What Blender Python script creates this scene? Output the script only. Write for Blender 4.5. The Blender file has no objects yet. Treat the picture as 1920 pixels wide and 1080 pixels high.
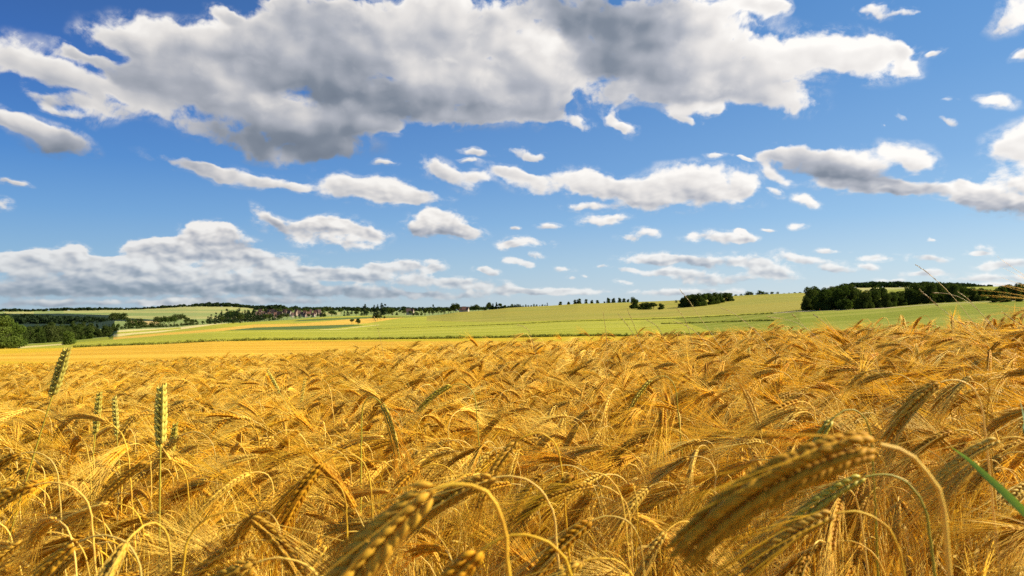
import bpy, bmesh, math, random, os
import numpy as np
from mathutils import Vector, Matrix, Euler

R = math.radians
scene = bpy.context.scene
COL = scene.collection
DEV = os.environ.get('SCENE_DEV', '')

# ------------------------------------------------------------------ camera
F_PX = 1280.0            # focal length in pixels of the 1920 wide photograph
CAM_Z = 1.20
HOR = 583.0              # row of the true horizon
PITCH = math.atan((HOR - 540.0) / F_PX)
cam_data = bpy.data.cameras.new('camera')
cam_data.sensor_width = 36.0
cam_data.lens = 24.0
cam_data.clip_start = 0.02
cam_data.clip_end = 60000.0
cam_data.dof.use_dof = True
cam_data.dof.focus_distance = 3.0
cam_data.dof.aperture_fstop = 12.0
cam = bpy.data.objects.new('camera', cam_data)
COL.objects.link(cam)
cam.location = (0, 0, CAM_Z)
cam.rotation_euler = (R(90) + PITCH, 0, 0)
scene.camera = cam


def pxdir(px, py):
    """World direction (not normalised, y = 1) seen at a pixel of the 1920x1080 photograph."""
    u = (px - 960.0) / F_PX
    v = (540.0 - py) / F_PX
    c, s = math.cos(PITCH), math.sin(PITCH)
    y = c - v * s
    z = s + v * c
    return u / y, 1.0, z / y


def px_azel(px, py):
    x, y, z = pxdir(px, py)
    return math.atan2(x, y), math.atan2(z, math.hypot(x, y))


# ------------------------------------------------------------------ light and exposure
SUN_AZ = R(83)           # to the right of the view direction
SUN_EL = R(33)
scene.view_settings.view_transform = 'Standard'
scene.view_settings.look = 'None'
scene.view_settings.exposure = 1.05
scene.view_settings.gamma = 1.0
scene.view_settings.use_curve_mapping = False
scene.render.engine = 'CYCLES'
scene.cycles.max_bounces = 6
scene.cycles.diffuse_bounces = 2
scene.cycles.glossy_bounces = 2
scene.cycles.transmission_bounces = 4
scene.cycles.use_denoising = False
scene.cycles.sample_clamp_indirect = 4.0

sun_data = bpy.data.lights.new('sun', 'SUN')
sun_data.energy = 5.0
sun_data.angle = R(0.5)
sun_data.color = (1.0, 0.86, 0.66)
sun = bpy.data.objects.new('sun', sun_data)
COL.objects.link(sun)
sd = Vector((math.sin(SUN_AZ) * math.cos(SUN_EL), math.cos(SUN_AZ) * math.cos(SUN_EL), math.sin(SUN_EL)))
sun.rotation_euler = sd.to_track_quat('Z', 'Y').to_euler()
sun.location = (20, 5, 30)

# ------------------------------------------------------------------ sky with cumulus clouds (world, placed by azimuth and elevation)
world = bpy.data.worlds.new('World')
scene.world = world
world.use_nodes = True
wt = world.node_tree
wt.nodes.clear()


class NT:
    """Small helper to write node trees."""
    def __init__(self, tree):
        self.t = tree

    def node(self, kind, **kw):
        n = self.t.nodes.new(kind)
        for k, v in kw.items():
            setattr(n, k, v)
        return n

    def link(self, a, b):
        self.t.links.new(a, b)

    def put(self, sock, v):
        if isinstance(v, bpy.types.NodeSocket):
            self.t.links.new(v, sock)
        else:
            sock.default_value = v

    def m(self, op, a, b=None, c=None, clamp=False):
        n = self.node('ShaderNodeMath', operation=op, use_clamp=clamp)
        self.put(n.inputs[0], a)
        if b is not None: self.put(n.inputs[1], b)
        if c is not None: self.put(n.inputs[2], c)
        return n.outputs[0]

    def vm(self, op, a, b=None, c=None, scale=None):
        n = self.node('ShaderNodeVectorMath', operation=op)
        self.put(n.inputs[0], a)
        if b is not None: self.put(n.inputs[1], b)
        if c is not None: self.put(n.inputs[2], c)
        if scale is not None: self.put(n.inputs['Scale'], scale)
        return n.outputs['Value'] if op in ('DOT_PRODUCT', 'LENGTH') else n.outputs[0]

    def sep(self, v):
        n = self.node('ShaderNodeSeparateXYZ'); self.link(v, n.inputs[0]); return n.outputs

    def comb(self, x, y, z):
        n = self.node('ShaderNodeCombineXYZ')
        self.put(n.inputs[0], x); self.put(n.inputs[1], y); self.put(n.inputs[2], z)
        return n.outputs[0]

    def step(self, v, a, b, lo=0.0, hi=1.0, smooth=True):
        n = self.node('ShaderNodeMapRange', interpolation_type='SMOOTHSTEP' if smooth else 'LINEAR')
        self.put(n.inputs['Value'], v)
        n.inputs['From Min'].default_value = a; n.inputs['From Max'].default_value = b
        n.inputs['To Min'].default_value = lo; n.inputs['To Max'].default_value = hi
        return n.outputs[0]

    def mix(self, f, a, b, blend='MIX'):
        n = self.node('ShaderNodeMix', data_type='RGBA', blend_type=blend)
        self.put(n.inputs[0], f)
        self.put(n.inputs[6], a); self.put(n.inputs[7], b)
        return n.outputs[2]

    def noise(self, vec, scale, detail=4.0, rough=0.55, dist=0.0, lac=2.0, dim='3D'):
        n = self.node('ShaderNodeTexNoise', noise_dimensions=dim)
        if vec is not None: self.link(vec, n.inputs['Vector'])
        n.inputs['Scale'].default_value = scale
        n.inputs['Detail'].default_value = detail
        n.inputs['Roughness'].default_value = rough
        n.inputs['Lacunarity'].default_value = lac
        n.inputs['Distortion'].default_value = dist
        return n.outputs[0]


def lin(r, g, b):
    f = lambda c: ((c / 255 + 0.055) / 1.055) ** 2.4 if c > 10 else c / 255 / 12.92
    return (f(r), f(g), f(b), 1.0)


# clouds: centre, half sizes, slope in degrees (down to the right), greyness 0..1
CLOUDS = [
    # great diagonal cloud bank
    (250, 68, 90, 42, 8, .15), (340, 72, 80, 40, 10, .2), (300, 110, 120, 36, 18, .55), (430, 60, 85, 40, -8, .3), (360, 140, 110, 40, 10, .6), (240, 140, 60, 20, 20, .6),
    (460, 110, 150, 50, 6, .65), (560, 70, 120, 60, 0, .5), (600, 30, 110, 45, 0, .55), (700, 60, 120, 70, 5, .45),
    (620, 165, 190, 46, 14, 1.0), (750, 178, 170, 40, 6, .9), (470, 145, 90, 30, 10, .2), (820, 60, 120, 70, 10, .35), (870, 25, 120, 50, 0, .3), (760, 120, 120, 45, 40, .2),
    (900, 140, 150, 70, 5, .35), (980, 90, 110, 80, 20, .25), (930, 190, 170, 48, 0, .55), (1030, 140, 110, 60, 10, .3),
    (1080, 28, 130, 55, 20, .85), (1180, 65, 150, 66, 22, .85), (1230, 30, 120, 60, 0, .75), (1210, 130, 150, 60, 10, .7),
    (1340, 50, 100, 80, 0, .0), (1330, 130, 140, 60, 0, .25), (1440, 110, 150, 58, 0, .05), (1560, 100, 110, 48, 0, .0),
    (1640, 110, 90, 46, 10, .0), (1400, 165, 130, 36, 6, .3), (1470, 190, 80, 26, 8, .1), (1170, 175, 70, 25, 0, .25), (1300, 175, 90, 25, -8, .3),
    (410, 175, 170, 40, 14, .3), (300, 170, 130, 34, 12, .45), (500, 205, 150, 40, 16, .35), (250, 195, 120, 32, 14, .4), (180, 215, 50, 24, 15, .15),
    (545, 255, 150, 42, 8, 1.1), (440, 265, 110, 30, 18, .7), (620, 240, 90, 42, -15, .75), (690, 215, 110, 34, -10, .6), (600, 290, 80, 22, -8, .7),
    (720, 235, 50, 18, 0, .3), (850, 225, 90, 20, -4, .35), (1010, 195, 60, 28, -10, .3), (1045, 205, 30, 20, -30, .2),
    (1410, 8, 60, 24, 20, .1), (1455, 10, 32, 18, 20, .1), (1690, 90, 30, 22, 10, .0), (1700, 130, 30, 16, 20, 0),
    (440, 330, 70, 18, 14, .25), (510, 343, 50, 14, 8, .15), (555, 350, 30, 10, 0, .1),
    (682, 112, 70, 32, 0, .5), (590, 110, 70, 34, 0, .6), (1110, 95, 60, 50, 0, .8), (770, 60, 70, 40, 0, .3), (560, 20, 60, 26, 0, .5),
    # left
    (40, 112, 120, 46, 8, .1), (115, 140, 90, 34, 18, .2), (-60, 110, 90, 50, 0, .2), (60, 235, 90, 22, 16, .3), (20, 225, 60, 18, 8, .2), (110, 268, 75, 26, 14, .95),
    (90, 180, 70, 12, 12, .45), (110, 203, 40, 10, 20, .2), (5, 383, 26, 14, 18, .1), (18, 345, 34, 5, 3, .3),
    # middle band
    (635, 348, 60, 26, 5, .1), (700, 360, 95, 26, 6, .2), (730, 352, 60, 20, 6, .05), (785, 368, 56, 16, 4, .15), (815, 316, 44, 24, 25, .1), (848, 335, 48, 20, 20, .2), (898, 330, 34, 12, 0, .1),
    (890, 283, 36, 8, 8, .25), (980, 290, 42, 12, 12, .15), (725, 305, 20, 7, 0, .3),
    (950, 320, 50, 12, 15, .25), (985, 342, 55, 24, 20, .15), (1070, 342, 80, 28, 6, .05), (1105, 335, 40, 22, 0, .0), (1150, 358, 100, 28, 12, .15), (1240, 372, 80, 24, 5, .25), (1190, 350, 60, 22, 0, .1),
    (1100, 388, 60, 10, 0, .25), (1270, 328, 70, 26, -4, .0), (1350, 333, 80, 28, 12, .05), (1330, 365, 90, 24, 8, .2), (1410, 348, 34, 18, 20, .1), (1290, 352, 90, 20, 5, .15),
    (1130, 412, 56, 13, -2, .15), (1030, 424, 32, 7, 3, .15), (1180, 445, 30, 9, 0, .15), (1215, 436, 28, 10, 10, .1), (963, 424, 12, 5, 0, .3),
    # big right hand cumulus
    (1440, 292, 60, 18, -10, .15), (1490, 285, 50, 22, 0, .05), (1540, 310, 120, 30, 8, .75), (1600, 300, 90, 24, 6, .0), (1690, 290, 60, 26, 10, .0), (1730, 312, 45, 24, 15, .05),
    (1620, 335, 130, 24, 8, .8), (1600, 352, 120, 14, 5, .2), (1700, 350, 70, 14, 3, .2), (1455, 330, 40, 12, 30, .15), (1460, 360, 18, 8, 20, .1), (1512, 378, 28, 10, 25, .1),
    (1910, 250, 75, 26, -18, .0), (1890, 285, 50, 24, 0, .05), (1960, 270, 60, 60, 0, .1), (1900, 335, 70, 28, -6, .0), (1810, 362, 80, 24, 6, .2), (1880, 385, 100, 24, 4, .6), (1805, 345, 30, 12, 10, .0), (1960, 360, 60, 50, 0, .3),
    # small ones on the right
    (1905, 25, 45, 38, 10, .0), (1915, 105, 28, 12, -30, .1), (1872, 190, 48, 16, 4, .0), (1700, 218, 26, 12, 15, .0), (1770, 187, 24, 6, 0, .0), (1656, 231, 9, 5, 0, .0),
    (1645, 20, 44, 13, 4, .05), (1700, 22, 25, 8, -8, .1), (1748, 98, 26, 8, -6, .1), (1315, 205, 34, 16, 10, .1), (1275, 210, 26, 14, 10, .15), (1153, 235, 36, 12, 40, .1), (1780, 225, 34, 8, 10, .3),
    (1080, 232, 40, 14, 20, .2), (1150, 212, 14, 18, 0, .1), (1175, 242, 26, 10, 10, .15), (1290, 228, 20, 8, 20, .2), (1345, 203, 22, 14, 0, .1), (880, 300, 24, 5, 0, .3), (1010, 298, 22, 8, 0, .2), (330, 300, 60, 14, 12, .5), (390, 318, 60, 14, 12, .45), (130, 95, 40, 12, 30, .3), (170, 110, 50, 12, 25, .35), (560, 5, 60, 16, 0, .4), (420, 25, 40, 16, 20, .4), (1340, 290, 22, 6, 0, .1), (1385, 296, 18, 4, 20, 0),
    # lower cumulus
    (800, 405, 36, 18, 0, .0), (845, 415, 56, 24, 12, .1), (780, 424, 34, 12, 0, .3), (870, 438, 50, 14, 10, .2), (820, 436, 60, 12, 0, .6),
    (660, 425, 50, 20, 15, .1), (610, 425, 50, 20, 0, .3), (690, 435, 44, 12, 15, .1), (640, 455, 80, 18, 0, .15), (500, 405, 42, 10, 38, .2), (540, 428, 60, 20, 12, .35),
    (370, 438, 34, 16, 0, .05), (410, 440, 34, 20, 0, .05), (440, 455, 60, 18, 10, .45), (480, 480, 100, 14, 5, .15), (350, 460, 70, 18, 0, .4), (265, 462, 50, 14, -5, .05),
    (300, 478, 90, 14, 0, .2), (390, 470, 90, 16, 0, .5), (60, 484, 110, 14, -2, .15), (130, 478, 40, 14, -20, .0), (150, 495, 60, 12, 12, .2), (200, 498, 90, 14, 5, .25), (290, 498, 70, 14, 12, .1),
    (990, 452, 48, 11, 8, .0), (955, 458, 26, 9, 0, .15), (1003, 478, 24, 6, 0, .1), (975, 492, 36, 9, 10, .05), (905, 503, 16, 8, 0, .0), (915, 510, 26, 8, 4, .1), (815, 492, 20, 12, 10, .0), (820, 505, 34, 10, 4, .1),
    (1345, 445, 66, 13, 2, .15), (1395, 450, 26, 9, 0, .1), (1390, 436, 14, 6, 10, .0), (1498, 423, 19, 7, 0, .05), (1438, 433, 15, 4, 0, .1), (1742, 451, 10, 5, 0, .1),
    (1220, 484, 68, 14, 0, .1), (1300, 492, 80, 13, 3, .45), (1410, 490, 80, 16, 8, .15), (1440, 510, 60, 14, 10, .15), (1340, 522, 130, 14, 0, .4), (1480, 478, 36, 12, 8, .0), (1530, 488, 50, 11, 8, .15),
    (1640, 484, 46, 8, -3, .05), (1740, 486, 46, 9, 4, .1), (1625, 500, 26, 6, 8, .15), (1845, 470, 34, 11, 8, .0), (1830, 476, 26, 5, 0, .2), (1890, 495, 70, 10, -4, .2), (1850, 520, 110, 10, 0, .25),
    (1170, 530, 20, 6, 4, .05), (1072, 523, 14, 5, 0, .05), (1100, 520, 8, 4, 0, .1), (1290, 548, 150, 8, 0, .3), (1080, 548, 60, 7, 0, .2), (1670, 524, 50, 5, 0, .3),
    # stratus bank low on the left
    (70, 478, 80, 12, 0, -.1), (140, 470, 30, 16, 10, -.15), (370, 428, 30, 14, 0, -.1), (420, 432, 34, 16, 10, -.1), (270, 458, 44, 12, -6, -.1), (610, 418, 44, 14, 0, -.05), (340, 455, 60, 12, 0, -.05), (230, 490, 60, 9, 4, -.05), (310, 500, 50, 8, 6, -.05), (520, 512, 44, 8, 4, -.05), (700, 500, 40, 8, 4, 0), (760, 494, 34, 9, 0, 0),
    (1060, 505, 30, 6, 0, .1), (1130, 500, 14, 4, 0, .1), (1560, 470, 30, 6, 4, .1), (1600, 540, 60, 6, 0, .2), (1740, 512, 60, 7, 0, .2), (1560, 505, 50, 8, 4, .2), (1250, 510, 70, 8, 0, .2), (1180, 505, 30, 6, 0, .1), (1010, 545, 60, 7, 0, .2), (1880, 535, 80, 7, 0, .2),
    (110, 508, 200, 20, 0, .25), (330, 508, 180, 20, 4, .15), (240, 534, 280, 16, 0, .65), (90, 545, 220, 16, 0, .7), (400, 545, 260, 16, 0, .65), (60, 490, 120, 18, 0, .05), (180, 498, 100, 16, 8, .15), (420, 490, 120, 16, 4, .2), (560, 508, 90, 14, 4, .2), (520, 525, 120, 13, 2, .35),
    (640, 512, 80, 13, 3, .2), (700, 520, 110, 14, 2, .3), (760, 505, 60, 12, 3, .15), (860, 530, 110, 11, 2, .3), (940, 545, 90, 10, 2, .3), (650, 545, 180, 12, 0, .7), (800, 555, 140, 9, 0, .6), (380, 533, 60, 9, 3, .1), (330, 568, 60, 8, -4, .0), (120, 568, 200, 8, 0, .6), (500, 565, 200, 8, 0, .6),
]
HOLES = [(930, 113, 26, 9, 20), (852, 113, 20, 7, 10), (1412, 62, 30, 10, 10), (690, 2, 34, 9, 0), (215, 185, 24, 8, 30), (1075, 172, 16, 30, 0)]

w = NT(wt)
tc = w.node('ShaderNodeTexCoord')
dvec = tc.outputs['Generated']
dx, dy, dz = w.sep(dvec)
AZ = w.m('ARCTAN2', dx, dy)
EL = w.m('ARCSINE', dz)
P2 = w.comb(AZ, w.m('MULTIPLY', EL, 1.3), 0.0)
warp = w.node('ShaderNodeTexNoise', noise_dimensions='2D')
w.link(P2, warp.inputs['Vector'])
warp.inputs['Scale'].default_value = 20.0; warp.inputs['Detail'].default_value = 3.0
wv = w.vm('SUBTRACT', warp.outputs['Color'], (0.5, 0.5, 0.5))
wamp = w.step(EL, 0.0, 0.4, 0.012, 0.050, smooth=False)
wx, wy, wz = w.sep(w.vm('SCALE', wv, scale=wamp))
PA = w.m('ADD', AZ, wx)
PE = w.m('MULTIPLY_ADD', wy, 0.6, EL)
P3 = w.comb(PA, PE, 1.0)
low = w.step(EL, 0.07, 0.26, 1.0, 0.0)


def blob_terms(w, P3, cx, cy, rx, ry, rot, g):
    a0, e0 = px_azel(cx, cy)
    a1, e1 = px_azel(cx + rx, cy)
    a2, e2 = px_azel(cx, cy - ry)
    # local scale of the projection
    da, de = abs(a1 - a0), abs(e2 - e0)
    # screen slope -> slope in azimuth/elevation
    c, s = math.cos(R(rot)), math.sin(R(rot))
    b1 = px_azel(cx + 10 * c, cy + 10 * s)
    ang = math.atan2(b1[1] - e0, b1[0] - a0)
    rx_, ry_ = max(da, 1e-4) * 1.42, max(de, 1e-4) * 1.42
    ca, sa = math.cos(ang), math.sin(ang)
    lx = w.vm('DOT_PRODUCT', P3, (ca / rx_, sa / rx_, -(a0 * ca + e0 * sa) / rx_))
    ly = w.vm('DOT_PRODUCT', P3, (-sa / ry_, ca / ry_, -(-a0 * sa + e0 * ca) / ry_))
    r2 = w.m('MULTIPLY_ADD', ly, ly, w.m('MULTIPLY', lx, lx))
    f = w.m('MAXIMUM', w.m('SUBTRACT', 1.0, r2), 0.0)
    f2 = w.m('MULTIPLY', f, f)
    return ly, f2


P2L = w.comb(AZ, w.m('MULTIPLY', EL, 1.75), 0.0)
# shared fractals: broad ones for the high clouds, finer ones for the far low clouds
nA = w.noise(P2, 12.0, 9.0, 0.66, 0.25, dim='2D')
nB = w.noise(P2L, 34.0, 7.0, 0.64, 0.2, dim='2D')
P2s = w.vm('ADD', P2, (0.016, 0.014, 0.0))
P2t = w.vm('ADD', P2L, (0.006, 0.009, 0.0))
nAs = w.noise(P2s, 13.0, 2.2, 0.5, 0.1, dim='2D')
nBs = w.noise(P2t, 34.0, 2.0, 0.5, 0.1, dim='2D')
vor = w.node('ShaderNodeTexVoronoi', voronoi_dimensions='2D', feature='SMOOTH_F1')
w.link(w.comb(PA, w.m('MULTIPLY', PE, 1.3), 0.0), vor.inputs['Vector'])
vor.inputs['Scale'].default_value = 26.0
vor.inputs['Detail'].default_value = 2.0
vor.inputs['Roughness'].default_value = 0.6
vor.inputs['Smoothness'].default_value = 0.35
puff = w.m('SUBTRACT', 0.45, vor.outputs['Distance'])


def lerp(f, a, b):
    return w.m('MULTIPLY_ADD', w.m('SUBTRACT', b, a), f, a)


n1 = lerp(low, nA, nB)
n2 = lerp(low, nAs, nBs)
n1s = lerp(low, w.noise(P2, 13.0, 2.2, 0.5, 0.1, dim='2D'), w.noise(P2L, 34.0, 2.0, 0.5, 0.1, dim='2D'))
nmid = w.m('MULTIPLY', w.m('SUBTRACT', n1, 0.5), lerp(low, 1.1, 0.85))
relief = w.m('MULTIPLY', w.m('SUBTRACT', n2, n1s), lerp(low, 0.8, 1.35))
toSun = w.vm('DOT_PRODUCT', dvec, tuple(sd))
EXPF = 2.0 ** -scene.view_settings.exposure


def ramp(fac, stops, t=None):
    t = t or w
    n = t.node('ShaderNodeValToRGB')
    t.link(fac, n.inputs[0])
    el = n.color_ramp.elements
    for i, (p, c) in enumerate(stops):
        e = el[i] if i < 2 else el.new(p)
        e.position = p
        e.color = lin(*c)
    return n.outputs[0]


# clear air: the Nishita sky, deepened away from the sun the way a polariser does
sky = w.node('ShaderNodeTexSky')
sky.sky_type = 'NISHITA'
sky.sun_disc = False
sky.sun_elevation = SUN_EL
sky.sun_rotation = SUN_AZ
sky.altitude = 300
sky.air_density = 1.0
sky.dust_density = 0.4
sky.ozone_density = 3.0
STR = 0.10
nish = w.vm('SCALE', sky.outputs[0], scale=STR * 0.9)
cool = ramp(EL, [(0.0, (150, 180, 204)), (0.065, (126, 170, 208)), (0.127, (94, 150, 207)), (0.195, (56, 124, 198)), (0.30, (24, 90, 176)), (0.41, (8, 60, 138)), (0.8, (9, 52, 128))])
warm = ramp(EL, [(0.0, (214, 224, 229)), (0.065, (188, 212, 228)), (0.127, (150, 192, 228)), (0.195, (124, 172, 220)), (0.30, (98, 153, 211)), (0.41, (82, 140, 204)), (0.8, (45, 100, 180))])
air = w.mix(w.step(toSun, -0.38, 0.70, smooth=False), cool, warm)
air = w.mix(1.0, air, (EXPF, EXPF, EXPF, 1.0), 'MULTIPLY')
scol = w.mix(0.12, air, nish)
lum = w.m('MULTIPLY', w.step(toSun, -0.4, 0.6, 0.89, 1.04, smooth=False), EXPF * 1.03)
veil = w.step(EL, 0.0, 0.14, 0.34, 0.0)


TILE_IN = [('P3', 'NodeSocketVector', P3), ('nmid', 'NodeSocketFloat', nmid), ('puff', 'NodeSocketFloat', puff), ('relief', 'NodeSocketFloat', relief),
           ('thr', 'NodeSocketFloat', lerp(low, -0.34, -0.20)), ('lum', 'NodeSocketFloat', lum), ('veil', 'NodeSocketFloat', veil), ('air', 'NodeSocketColor', scol)]


def sky_tile(blobs, holes):
    g = bpy.data.node_groups.new('cloud_tile', 'ShaderNodeTree')
    for nm, ty, _ in TILE_IN:
        g.interface.new_socket(nm, in_out='INPUT', socket_type=ty)
    g.interface.new_socket('sky', in_out='OUTPUT', socket_type='NodeSocketShader')
    t = NT(g)
    gi = t.node('NodeGroupInput')
    go = t.node('NodeGroupOutput')
    P3, nmid, puff, relief, thr, lum, veil, scol = gi.outputs[:8]
    F, AV, AG, H = 0.0, 0.0, 0.0, 0.0
    for c in blobs:
        ly, f2 = blob_terms(t, P3, *c)
        F = t.m('ADD', f2, F)
        AV = t.m('MULTIPLY_ADD', ly, f2, AV)
        AG = t.m('MULTIPLY_ADD', f2, c[5], AG)
    for c in holes:
        ly, f2 = blob_terms(t, P3, *c, 0.0)
        H = t.m('ADD', f2, H)
    Fs = t.m('MAXIMUM', F, 0.02)
    V = t.m('DIVIDE', AV, Fs)           # -1 at a cloud's base .. 1 at its top
    G = t.m('DIVIDE', AG, Fs)
    Fc = t.m('MINIMUM', t.m('MULTIPLY', F, 1.15), 1.7)
    dens = t.m('MULTIPLY_ADD', nmid, 2.3, Fc)
    dens = t.m('MULTIPLY_ADD', puff, 0.55, dens)
    dens = t.m('ADD', dens, thr)
    dens = t.m('MULTIPLY_ADD', H, -0.5, dens)
    gate = t.step(F, 0.0, 0.14)
    alpha = t.m('MULTIPLY', t.step(dens, -0.04, 0.72), gate)
    # bases grey, sunward sides bright, thick middles greyer
    sh = t.m('MULTIPLY_ADD', V, -0.58, t.m('MULTIPLY', G, 1.02))
    sh = t.m('ADD', sh, relief)
    sh = t.m('MULTIPLY_ADD', puff, -0.12, sh)
    sh = t.m('MULTIPLY_ADD', nmid, -0.45, sh)
    sh = t.m('ADD', sh, t.step(dens, 0.1, 1.4, -0.14, 0.16))
    # thin shreds round the solid cloud
    thin = t.m('MULTIPLY', t.step(F, 0.0, 0.30, 0.0, 0.42), t.step(nmid, -0.06, 0.20))
    alpha = t.m('MAXIMUM', alpha, thin)
    cc = ramp(t.m('MULTIPLY', sh, 0.59), [(0.0, (250, 247, 243)), (1.0, (98, 110, 128)), (0.18, (228, 225, 223)), (0.42, (176, 180, 190)), (0.66, (128, 138, 153))], t)
    cc = t.vm('SCALE', cc, scale=lum)
    cc = t.mix(veil, cc, scol)
    fin = t.mix(alpha, scol, cc)
    bg = t.node('ShaderNodeBackground')
    t.link(t.vm('SCALE', fin, scale=1.0 / STR), bg.inputs['Color'])
    bg.inputs['Strength'].default_value = STR
    t.link(bg.outputs[0], go.inputs[0])
    n = w.node('ShaderNodeGroup')
    n.node_tree = g
    for i, (nm, ty, so) in enumerate(TILE_IN):
        w.link(so, n.inputs[i])
    return n.outputs[0]


def bounds(c):
    cx, cy, rx, ry, rot = c[:5]
    rr = R(rot)
    hx = 1.42 * math.hypot(rx * math.cos(rr), ry * math.sin(rr)); hy = 1.42 * math.hypot(rx * math.sin(rr), ry * math.cos(rr))
    pts = [px_azel(cx + i * hx, cy + j * hy) for i in (-1, 0, 1) for j in (-1, 0, 1)]
    return min(p[0] for p in pts), max(p[0] for p in pts), min(p[1] for p in pts), max(p[1] for p in pts)


def branch(cond, lo, hi):
    n = w.node('ShaderNodeMixShader')
    w.link(cond, n.inputs[0]); w.link(lo, n.inputs[1]); w.link(hi, n.inputs[2])
    return n.outputs[0]


def pick(blobs, a0, a1, e0, e1):
    mg = 0.035
    r = []
    for c in blobs:
        b = bounds(c)
        if b[1] > a0 - mg and b[0] < a1 + mg and b[3] > e0 - mg and b[2] < e1 + mg:
            r.append(c)
    return r


def split(a0, a1, e0, e1, depth):
    bl, ho = pick(CLOUDS, a0, a1, e0, e1), pick(HOLES, a0, a1, e0, e1)
    if depth == 0 or len(bl) < 22:
        return sky_tile(bl, ho)
    best = None
    for ax_ in (0, 1):
        for fr in (0.25, 0.33, 0.42, 0.5, 0.58, 0.67, 0.75):
            if ax_ == 0:
                lo_, hi_ = max(a0, -0.72), min(a1, 0.72)
                t = lo_ + fr * (hi_ - lo_)
                n = max(len(pick(CLOUDS, a0, t, e0, e1)), len(pick(CLOUDS, t, a1, e0, e1)))
            else:
                lo_, hi_ = max(e0, 0.0), min(e1, 0.5)
                t = lo_ + fr * (hi_ - lo_)
                n = max(len(pick(CLOUDS, a0, a1, e0, t)), len(pick(CLOUDS, a0, a1, t, e1)))
            if best is None or n < best[0]:
                best = (n, ax_, t)
    n, ax_, t = best
    if ax_ == 0:
        return branch(w.m('GREATER_THAN', AZ, t), split(a0, t, e0, e1, depth - 1), split(t, a1, e0, e1, depth - 1))
    return branch(w.m('GREATER_THAN', EL, t), split(a0, a1, e0, t, depth - 1), split(a0, a1, t, e1, depth - 1))


def plain_sky():
    # behind and above the photographer: broken cumulus
    alpha = w.step(w.m('MULTIPLY_ADD', nA, 1.0, w.m('MULTIPLY', puff, 0.2)), 0.5, 0.62)
    fin = w.mix(alpha, scol, lin(205, 208, 214))
    bg = w.node('ShaderNodeBackground')
    w.link(w.vm('SCALE', fin, scale=1.0 / STR), bg.inputs['Color'])
    bg.inputs['Strength'].default_value = STR
    return bg.outputs[0]


inview = w.m('MULTIPLY', w.m('LESS_THAN', w.m('ABSOLUTE', AZ), 0.80), w.m('MULTIPLY', w.m('LESS_THAN', EL, 0.62), w.m('GREATER_THAN', EL, -0.3)))
out = w.node('ShaderNodeOutputWorld')
w.link(branch(inview, plain_sky(), split(-0.80, 0.80, -0.3, 0.62, 4)), out.inputs['Surface'])
world.cycles.sampling_method = 'MANUAL'
world.cycles.sample_map_resolution = 256

# ------------------------------------------------------------------ helpers for objects
def tag(o, label=None, cat=None, group=None, kind=None):
    if label: o['label'] = label
    if cat: o['category'] = cat
    if group: o['group'] = group
    if kind: o['kind'] = kind
    return o


def mesh_obj(name, verts, faces, mats, parent=None, mat_idx=None, smooth=False, data_only=False):
    me = bpy.data.meshes.new(name)
    verts = np.asarray(verts, dtype=np.float32)
    if isinstance(faces, np.ndarray):
        k = faces.shape[1]
        me.vertices.add(len(verts)); me.vertices.foreach_set('co', verts.ravel())
        me.loops.add(faces.size); me.loops.foreach_set('vertex_index', faces.ravel().astype(np.int32))
        me.polygons.add(len(faces))
        me.polygons.foreach_set('loop_start', np.arange(0, faces.size, k, dtype=np.int32))
        me.polygons.foreach_set('loop_total', np.full(len(faces), k, dtype=np.int32))
    else:
        me.from_pydata(verts.tolist(), [], faces)
    for m in (mats if isinstance(mats, (list, tuple)) else [mats]):
        me.materials.append(m)
    if mat_idx is not None:
        me.polygons.foreach_set('material_index', np.asarray(mat_idx, dtype=np.int32))
    me.polygons.foreach_set('use_smooth', [smooth] * len(me.polygons))
    me.update(calc_edges=True)
    if data_only:
        return me
    o = bpy.data.objects.new(name, me)
    COL.objects.link(o)
    o.parent = parent
    return o


def empty(name, loc=(0, 0, 0)):
    o = bpy.data.objects.new(name, None)
    o.empty_display_size = 0.1
    o.location = loc
    COL.objects.link(o)
    return o


def material(name):
    m = bpy.data.materials.new(name)
    m.use_nodes = True
    m.node_tree.nodes.clear()
    t = NT(m.node_tree)
    o = t.node('ShaderNodeOutputMaterial')
    return m, t, o


def principled(t, out, col, rough=0.9, spec=0.2, normal=None):
    p = t.node('ShaderNodeBsdfPrincipled')
    t.put(p.inputs['Base Color'], col)
    t.put(p.inputs['Roughness'], rough)
    p.inputs['Specular IOR Level'].default_value = spec
    if normal is not None: t.link(normal, p.inputs['Normal'])
    t.link(p.outputs[0], out.inputs['Surface'])
    return p


# ------------------------------------------------------------------ the lie of the land
PXS = np.array([-260, 0, 100, 200, 300, 400, 500, 600, 700, 800, 900, 1000, 1100, 1200, 1300, 1400, 1500, 1600, 1700, 1800, 1920, 2180], float)


def cv(pairs):
    a = np.array(pairs, float)
    return lambda px: np.interp(px, a[:, 0], a[:, 1])


DC = cv([(0, 15), (300, 13), (500, 11), (700, 8.8), (850, 7.4), (1000, 6.2), (1200, 5.2), (1400, 4.6), (1600, 4.2), (1920, 3.8)])
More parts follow.
